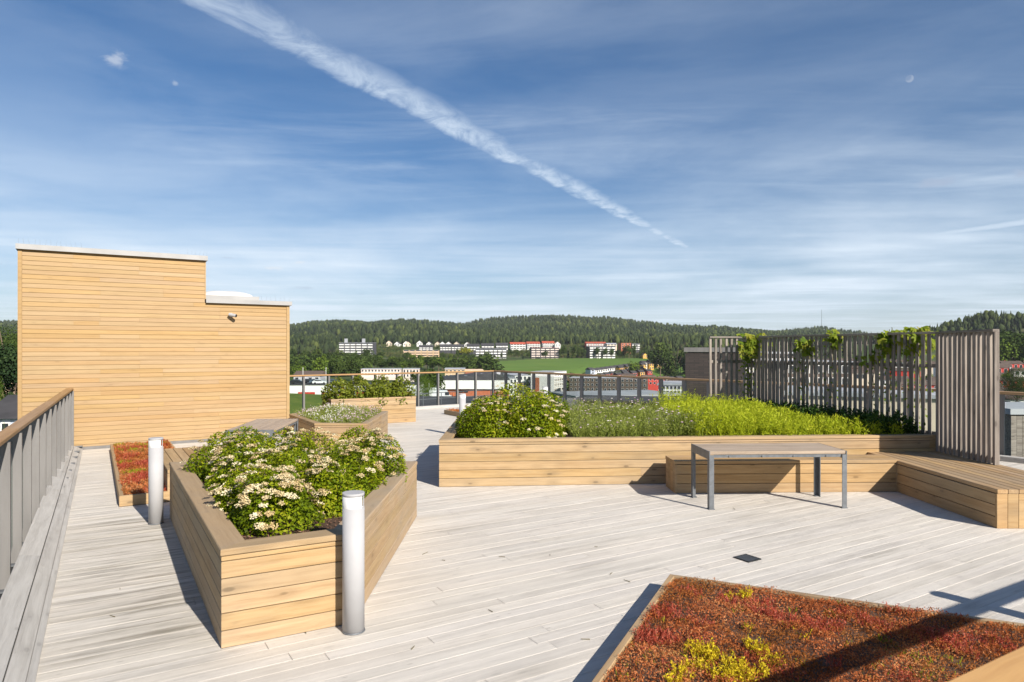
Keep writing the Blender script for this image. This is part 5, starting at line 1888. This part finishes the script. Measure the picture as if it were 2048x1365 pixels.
for dx, dy, rz, m, lab in ((-9, 4.5, 0.1, M_CARB, "black car parked at the left end of the garage roof"), (-3.4, 6.5, 0.05, M_CARS, "blue grey car parked behind the white car on the roof"),
                           (-1.6, 3.0, 0.2, M_CARW, "white car parked near the edge of the garage roof"), (2.6, 5.2, 0.1, M_CARS, "blue grey car parked right of the white car on the roof"),
                           (-6.2, 8.5, 0.0, M_CARB, "black car parked furthest back on the garage roof")):
    car(lab, W @ Vector((dx, dy, 4.87)), rz, m)
building("warehouse", "grey gabled shed with brown roof behind the garage roof cars", 588, 640, 752, 770, 262, 12, M_GREYW, M_BROWN, R(4), 1, 4, 'window', gable='x', cat="shed")
building("low_flats", "long low peach flats with a flat roof behind the trees", 723, 800, 739, 752, 360, 12, M_PINK, M_RFGR, R(6), 2, 12, 'window')
building("low_flats", "low peach flats between the trees, right of the longer ones", 806, 838, 739, 756, 340, 12, M_PINK, M_RFGR, R(6), 2, 5, 'window')
building("brick_flats", "beige flats with small dark windows beside an orange brick end", 890, 930, 739, 768, 285, 16, M_TAN, M_RFGR, R(4), 3, 5, 'window')
building("brick_wing", "orange brick end wing with a white edge beside the beige flats", 930.5, 966, 742, 770, 285, 16, M_BRICK, M_PEACH, R(4), 1, 1, 'none')
hall = thing("long_hall", "long hall with white fascia, red brick base and dark shallow roof", "hall", at(945, 786, 205), R(2))
W = WM[hall.name]
MB().box((0, 15, -1.2), (22, 30, 4.6)).build("brick_wall", M_BRICK, hall, W)
MB().box((0, 14.7, 2.45), (22.8, 31, 2.6)).build("fascia", M_WHITE, hall, W)
MB().add([(-11.4, -.8, 3.76), (11.4, -.8, 3.76), (11.4, 30.2, 3.76), (-11.4, 30.2, 3.76), (6, 3, 5.9), (6, 26, 5.9)], [(0, 1, 4), (1, 2, 5, 4), (2, 3, 5), (3, 0, 4, 5), (3, 2, 1, 0)]).build("roof", M_RFDK, hall, W)
vent = MB().box((0, 0, .4), (1.2, 1.2, .9)).mesh("roof_vent")
for x, y, z in ((3, 8, 4.7), (8, 12, 5.0), (-2, 6, 4.1)):
    obj("roof_vent", vent, M_GREYW, hall, W @ Matrix.Translation((x, y, z)))
for x in (-3.5, -2.0):
    MB().box((x, -0.06, 0.3), (1.3, 0.12, 0.5)).build("window", M_PANE, hall, W)

# vans and clutter in the yard below
for px, py, D, m, lab in ((845, 785, 160, M_CARW, "white van in the yard left of the nearest railing post"), (868, 783, 165, M_CARW, "white van behind the railing post in the yard"), (882, 790, 150, M_CARW, "white van with orange tail beside the hall")):
    p = at(px, py + 12, D)
    t = thing("van", lab, "van", (p.x, p.y, p.z), R(10))
    Wv = WM[t.name]
    prof = [(-2.6, .4), (2.5, .4), (2.6, 1.0), (1.9, 1.2), (1.3, 2.3), (-2.6, 2.35)]
    n = len(prof)
    vs = [(x, -1, z) for x, z in prof] + [(x, 1, z) for x, z in prof]
    MB().add(vs, [tuple(range(n)), tuple(range(n, 2 * n))[::-1]] + [(i, n + i, n + (i + 1) % n, (i + 1) % n) for i in range(n)]).build("body", m, t, Wv)
    MB().box((1.25, -1.01, 1.6), (.9, .06, .7)).build("window", M_PANE, t, Wv)
    if 'orange' in lab:
        MB().box((2.62, 0, 1.1), (.1, 1.9, 1.2)).build("tail_panel", M_ORANGE, t, Wv)
    for x in (-1.7, 1.6):
        for s in (-1, 1):
            mb = MB()
            mb.tube((x, s * .8, .36), (x, s * 1.03, .36), .36, .36, 12)
            mb.build("wheel", M_TYRE, t, Wv)
# lower black roof with ladder like guard rail just beyond the deck
low = thing("lower_roof", "dark flat roof below the far railing with a metal guard rail", "roof", at(900, 815, 62))
p = at(900, 808, 62)
MB().box((p.x + 1, p.y + 2, p.z - 4.2), (22, 22, 8)).build("roof_deck_sheet", M_RFDK, low)
for i in range(9):
    q = Vector((p.x - 7 + i * 1.5, p.y - 4 + i * 1.5, p.z - 0.2))
    mb = MB()
    mb.tube(q, q + Vector((0, 0, 1.1)), .04, .04, 6)
    mb.build("guard_post", M_STEEL, low)
for zz in (.55, 1.1):
    mb = MB()
    mb.tube(Vector((p.x - 7, p.y - 4, p.z - .2 + zz)), Vector((p.x + 5, p.y + 8, p.z - .2 + zz)), .035, .035, 6)
    mb.build("guard_rail", M_STEEL, low)
MB().box((p.x + 3.0, p.y - 2, p.z - .05), (3.6, 1.6, .25), R(-25)).build("white_sheet", M_WHITE, low)

# white tower block standing corner-on, and the staggered white wing behind it
tw = thing("tower_block", "white seven storey block seen corner on, orange brick strip on its end", "building", at(1108, 745, 420) + Vector((0, 0, -27)), R(0))
c = at(1108, 745, 420)
da = Vector((-0.90, 0.43, 0)).normalized()
db = Vector((0.42, 0.907, 0)).normalized()
LA, LB, HT = 15.5, 22.0, 28.0
quad = [c, c + db * LB, c + db * LB + da * LA, c + da * LA]
MB().prism([tuple(q.xy) for q in quad], c.z - HT, c.z).build("wall", M_WHITE, tw)
MB().prism([tuple(q.xy) for q in inset([tuple(q.xy) for q in quad], -0.2) and [Vector((*k, 0)) for k in inset([tuple(q.xy) for q in quad], -0.2)]], c.z + .003, c.z + 0.3).build("roof", M_RFGR, tw)
Wa = frame(c + da * LA, c)[0]
Wa.translation.z = c.z
MB().box((3.6, -0.05, -HT / 2 - 1.5), (4.2, 0.12, HT - 4)).build("brick_strip", M_BRICK, tw, Wa)
win = MB().box((0, -0.06, 0), (1.3, 0.14, 1.8)).mesh("window")
for k in range(7):
    obj("window", win, M_PANE, tw, Wa @ Matrix.Translation((12.6, 0, -3.4 - k * 3.4)))
Wc = frame(c, c + db * LB)[0]
Wc.translation.z = c.z
fr = MB().box((0, -0.05, 0), (1.5, 0.12, 1.5)).mesh("window")
pn = MB().box((0, -0.09, 0), (1.2, 0.12, 1.15)).mesh("pane")
bal = MB().box((0, -0.25, 0), (1.7, 0.5, 0.35)).mesh("balcony")
for k in range(8):
    for j in range(7):
        M4 = Wc @ Matrix.Translation((1.6 + j * 3.1, 0, -1.9 - k * 2.95))
        f_ = obj("window", fr, M_CREAM, tw, M4)
        obj("pane", pn, M_PANE, f_, M4)
        obj("balcony", bal, M_WHITE, tw, M4 @ Matrix.Translation((0, 0, -1.1)))
for i, (x0, x1, yt, D, lab) in enumerate(((1030, 1062, 752, 440, "white stepped wing just left of the white tower block"), (1004, 1034, 758, 415, "white stepped wing left of the first, lower"), (980, 1010, 766, 390, "lowest white stepped wing behind the round shrub"))):
    building("stepped_wing", lab, x0, x1, yt, yt + 44, D, 40, M_WHITE, M_RFGR, R(12), 4, 4, 'window')
building("flat_roofed_hall", "dark flat roofed hall behind the white stepped wings", 990, 1056, 749, 775, 470, 30, M_RFGR, M_RFDK, R(2), 1, 1, 'none')
# brown flats and long brown block beyond the right railing
building("brown_flats", "long brown flats with rows of dark windows beyond the right railing", 1140, 1290, 757, 812, 400, 14, M_BROWN, M_RFGR, R(-14), 6, 18, 'window', win=(.45,.5))
building("office_block", "low pale office with long flat roof beyond the brown flats", 1228, 1262, 762, 774, 490, 16, M_PINK, M_PEACH, R(6), 2, 4, 'window')
building("red_house_row", "bright red house row with white windows left of the dark brick block", 1288, 1330, 760, 774, 530, 9, M_REDW, M_RFDK, R(8), 2, 6, 'window')
building("long_block", "long brown brick block with a pale grey roof edge below the railing", 1150, 1372, 794, 880, 92, 10, M_BROWN, M_RFGR, R(17), 3, 8, 'none')
building("long_block", "low dark block with a light strip roof in front of the brown flats", 1146, 1344, 806, 880, 76, 8, M_DKWALL, M_RFDK, R(-17), 2, 8, 'none')
building("white_office", "white banded office roof beyond the long brown block", 1318, 1368, 771, 800, 122, 12, M_WHITE, M_RFGR, R(-15), 3, 7, 'window')


def brick_mat(name, c1, c2, mortar):
    m, t, b = new_mat(name)
    oc = t.node('ShaderNodeTexCoord').outputs['Object']
    sp = t.node('ShaderNodeSeparateXYZ', {0: oc}).outputs
    br = t.node('ShaderNodeTexBrick', {'Vector': t.xyz(t.m('ADD', sp[0], sp[1]), sp[2], 0.0), 'Color1': (*c1, 1), 'Color2': (*c2, 1), 'Mortar': (*mortar, 1)})
    br.inputs['Scale'].default_value = 1.0
    br.inputs['Mortar Size'].default_value = 0.018
    br.inputs['Brick Width'].default_value = 0.46
    br.inputs['Row Height'].default_value = 0.15
    t.l.new(br.outputs[0], b.inputs['Base Color'])
    b.inputs['Roughness'].default_value = 0.9
    return m


M_DKBRICK = brick_mat("dark_brick", (0.034, 0.027, 0.025), (0.058, 0.044, 0.038), (0.025, 0.023, 0.022))
t = thing("brick_block", "dark brown brick block with a grey metal coping left of the slatted screen", "building", at(1420, 700, 52) + Vector((0, 0, -16)))
p = at(1468, 700, 52)
w = 112 / 1365 * 52
MB().box((p.x, p.y + 5, p.z - 14.02), (w, 10, 27.6), R(-17)).build("wall", M_DKBRICK, t)
MB().box((p.x, p.y + 5, p.z), (w + .2, 10.2, 0.35), R(-17)).build("coping", M_FIN, t)
# behind the screen: grey and white blocks, pale low building, row houses
building("white_office", "white banded office seen through the left slats", 1440, 1492, 722, 800, 95, 12, M_WHITE, M_RFGR, R(-8), 5, 5, 'window')
building("grey_office", "grey office block with white window bands behind the slats", 1485, 1580, 708, 800, 88, 14, M_DKWALL, M_RFGR, R(-5), 5, 6, 'balcony')
building("grey_office", "brown grey office wall behind the middle of the slatted screen", 1575, 1700, 728, 850, 70, 14, M_BROWN, M_RFGR, R(-8), 5, 5, 'window')
building("pale_hall", "pale low hall with a grey roof edge behind the right slats", 1600, 1890, 795, 960, 44, 9, M_CREAM, M_RFGR, R(-24), 1, 1, 'none')
rows = [(x0, y0, D) for (x0, y0, D) in ((1560, 716, 520), (1650, 722, 470), (1700, 728, 430), (1760, 735, 390), (1810, 742, 350), (1870, 728, 430), (1930, 748, 320), (1990, 752, 330), (2040, 762, 300), (1900, 762, 285), (1965, 775, 262), (2020, 785, 250), (1840, 770, 262), (1780, 760, 300), (1720, 748, 340), (1650, 740, 380), (1600, 735, 400), (2060, 742, 360), (1990, 795, 215), (2035, 800, 212))]
for i, (x0, y0, D) in enumerate(rows):
    wp = 13.0 * 1365 / D / 2
    building("row_house", "dark roofed white row house in the terraces beyond the right railing", x0 - wp, x0 + wp, y0, y0 + 3.0 * 1365 / D, D, 9, M_WHITE if i % 4 else M_REDW, M_RFBR, R(-20 + random.uniform(-4, 4)), 1, 5, 'window', gable='x', cat="house", group="dark roofed row houses at right")
for x0, x1, y0, D, lab in ((1992, 2018, 724, 430, "white row with a red roof at the foot of the right hill, upper"), (1992, 2026, 738, 395, "white row with a red roof at the foot of the right hill, lower"), (2040, 2075, 728, 420, "dark red row house at the right frame edge below the hill")):
    building("row_house", lab, x0, x1, y0, y0 + 9, D, 9, M_WHITE if 'white' in lab else M_REDW, M_RFRED if 'white' in lab else M_BROWN, R(10), 2, 6, 'window', gable='x', cat="house")
building("balcony_block", "pale grey block with stacked balconies between the screen and brown shaft", 1986, 2016, 832, 925, 100, 12, M_GREYW, M_RFGR, R(-14), 4, 2, 'balcony')
building("grey_shed", "dark grey boarded box on the roof beside the balcony block", 1978, 1999, 834, 858, 90, 6, M_DKWALL, M_RFGR, R(-12), 1, 1, 'none')
building("pale_wall_block", "pale low wall below the balcony block at right", 1975, 2030, 912, 990, 60, 5, M_CREAM, M_RFGR, R(-12), 1, 1, 'none')
# brown boarded shaft at the right edge
sh = thing("boarded_shaft", "brown boarded shaft with a grey metal cap at the right frame edge", "shaft", at(2022, 824, 15.5) + Vector((0, 0, -8)))
p = at(2022, 824, 15.5)
MB().box((p.x + 0.98, p.y + 0.98, p.z - 4.05), (1.9, 1.9, 8.0)).build("wall", M_SLAT, sh)
for k in range(15):
    plank("shaft_board", sh, M_SLAT, Vector((p.x + 0.13 * k, p.y, p.z - 8)), Vector((p.x + 0.13 * k + 0.124, p.y, p.z - 8)), 0.02, 7.95)
MB().box((p.x + 0.98, p.y + 0.98, p.z + 0.005), (2.06, 2.06, 0.13)).build("metal_cap", M_RFGR, sh)
# house at the far left
building("house", "pale grey boarded house with black roof behind the left railing", -22, 46, 836, 900, 48, 7, M_PALEBLUE, M_RFDK, R(10), 1, 3, 'window', gable='x', cat="house", deep=10)
building("house", "orange roofed house glimpsed behind the pine at far left", -5, 26, 758, 768, 105, 8, M_PEACH, M_RFRED, R(8), 1, 3, 'window', gable='x', cat="house", deep=10)
for i in range(26):
    D = random.uniform(440, 560)
    px, py = 1062 + i * 11.6 + random.uniform(-5, 5), random.uniform(752, 768) - (D - 500) * 0.06
    wp = 9.0 * 1365 / D / 2
    building("town_house", ("white", "red", "brick", "cream")[i % 4] + " town house with a dark roof in the dense valley housing behind the right railing", px - wp, px + wp, py, py + 5.0 * 1365 / D, D, 8, (M_WHITE, M_REDW, M_BRICK, M_CREAM)[i % 4], (M_RFDK, M_RFBR)[i % 2],
             R(random.choice((-20, 24, 15))), 2, 3, 'window', gable='x', cat="house", group="town houses in the valley behind the right railing")
for i in range(26):
    D = random.uniform(260, 520)
    px = random.uniform(1500, 2075)
    py = 700 + (15.5 - (D - 260) * 0.018) * 1365 / D - 4.5 * 1365 / D
    wp = 11.0 * 1365 / D / 2
    building("row_house", ("white", "red", "cream")[i % 3] + " row house under a brown roof scattered behind the slatted screen", px - wp, px + wp, py, py + 3.4 * 1365 / D, D, 8, (M_WHITE, M_REDW, M_CREAM)[i % 3], M_RFBR,
             R(random.uniform(-24, -8)), 1, 4, 'window', gable='x', cat="house", group="row houses behind the slatted screen")
# flag and lamp poles behind the far railing, mast on the hill
for px, y0, y1, D, lab in ((606, 737, 775, 180, "slim white pole behind the far railing, left one by the stair house"), (652, 737, 775, 180, "slim white pole behind the far railing, right one by the hedge"), (858, 768, 790, 150, "short white pole in the yard beyond the far railing")):
    a, b2 = at(px, y1 + 20, D), at(px, y0, D)
    t = thing("flag_pole", lab, "pole", a)
    mb = MB()
    mb.tube(a, b2, .09, .06, 8)
    mb.build("shaft", M_BOLLW, t)
    mb = MB()
    mb.tube(b2, b2 + Vector((0, 0, .25)), .10, .02, 8)
    mb.build("finial", M_BOLLW, t)
a, b2 = at(1643, 662, 2550), at(1643, 620, 2550)
t = thing("radio_mast", "thin radio mast standing on the far wooded ridge at right", "mast", a)
mb = MB()
mb.tube(a, b2, 0.9, 0.5, 6)
mb.build("shaft", M_STEEL, t)

# twigs and fallen bits on the deck
tw_ = []
for (px, py) in ((1260, 1165, ), (1220, 1150), (823, 1300), (612, 1268), (1100, 1112), (890, 1122), (1010, 1115), (845, 1110), (1195, 1095), (985, 1225), (1470, 1020), (240, 1180), (230, 1235), (1240, 1300), (1180, 1280)):
    x, y = g_at(px, py, 0)
    a = random.uniform(0, 3.14)
    p0 = Vector((x, y, 0.004))
    o = MB().tube(p0, p0 + Vector((math.cos(a), math.sin(a), 0.02)) * random.uniform(.03, .09), .0035, .002, 5).build("twig", M_STEM)
    tag(o, "tiny dark twig lying loose on the pale deck boards", "twig", "twigs lying on the deck")

# ------------------------------------------------------------------ thin summer haze in the air
hz = MB()
hz.box((0, 2450, 15), (10600, 7500, 620)).v
o = hz.build("haze", None)
hm = bpy.data.materials.new("haze")
hm.use_nodes = True
ht = NT(hm.node_tree)
ht.n.remove(ht.n['Principled BSDF'])
vol = ht.node('ShaderNodeVolumePrincipled')
vol.inputs['Color'].default_value = (0.86, 0.92, 1.0, 1)
vol.inputs['Density'].default_value = 0.00005
ht.l.new(vol.outputs[0], ht.n['Material Output'].inputs['Volume'])
o.data.materials.append(hm)
tag(o, kind='stuff')
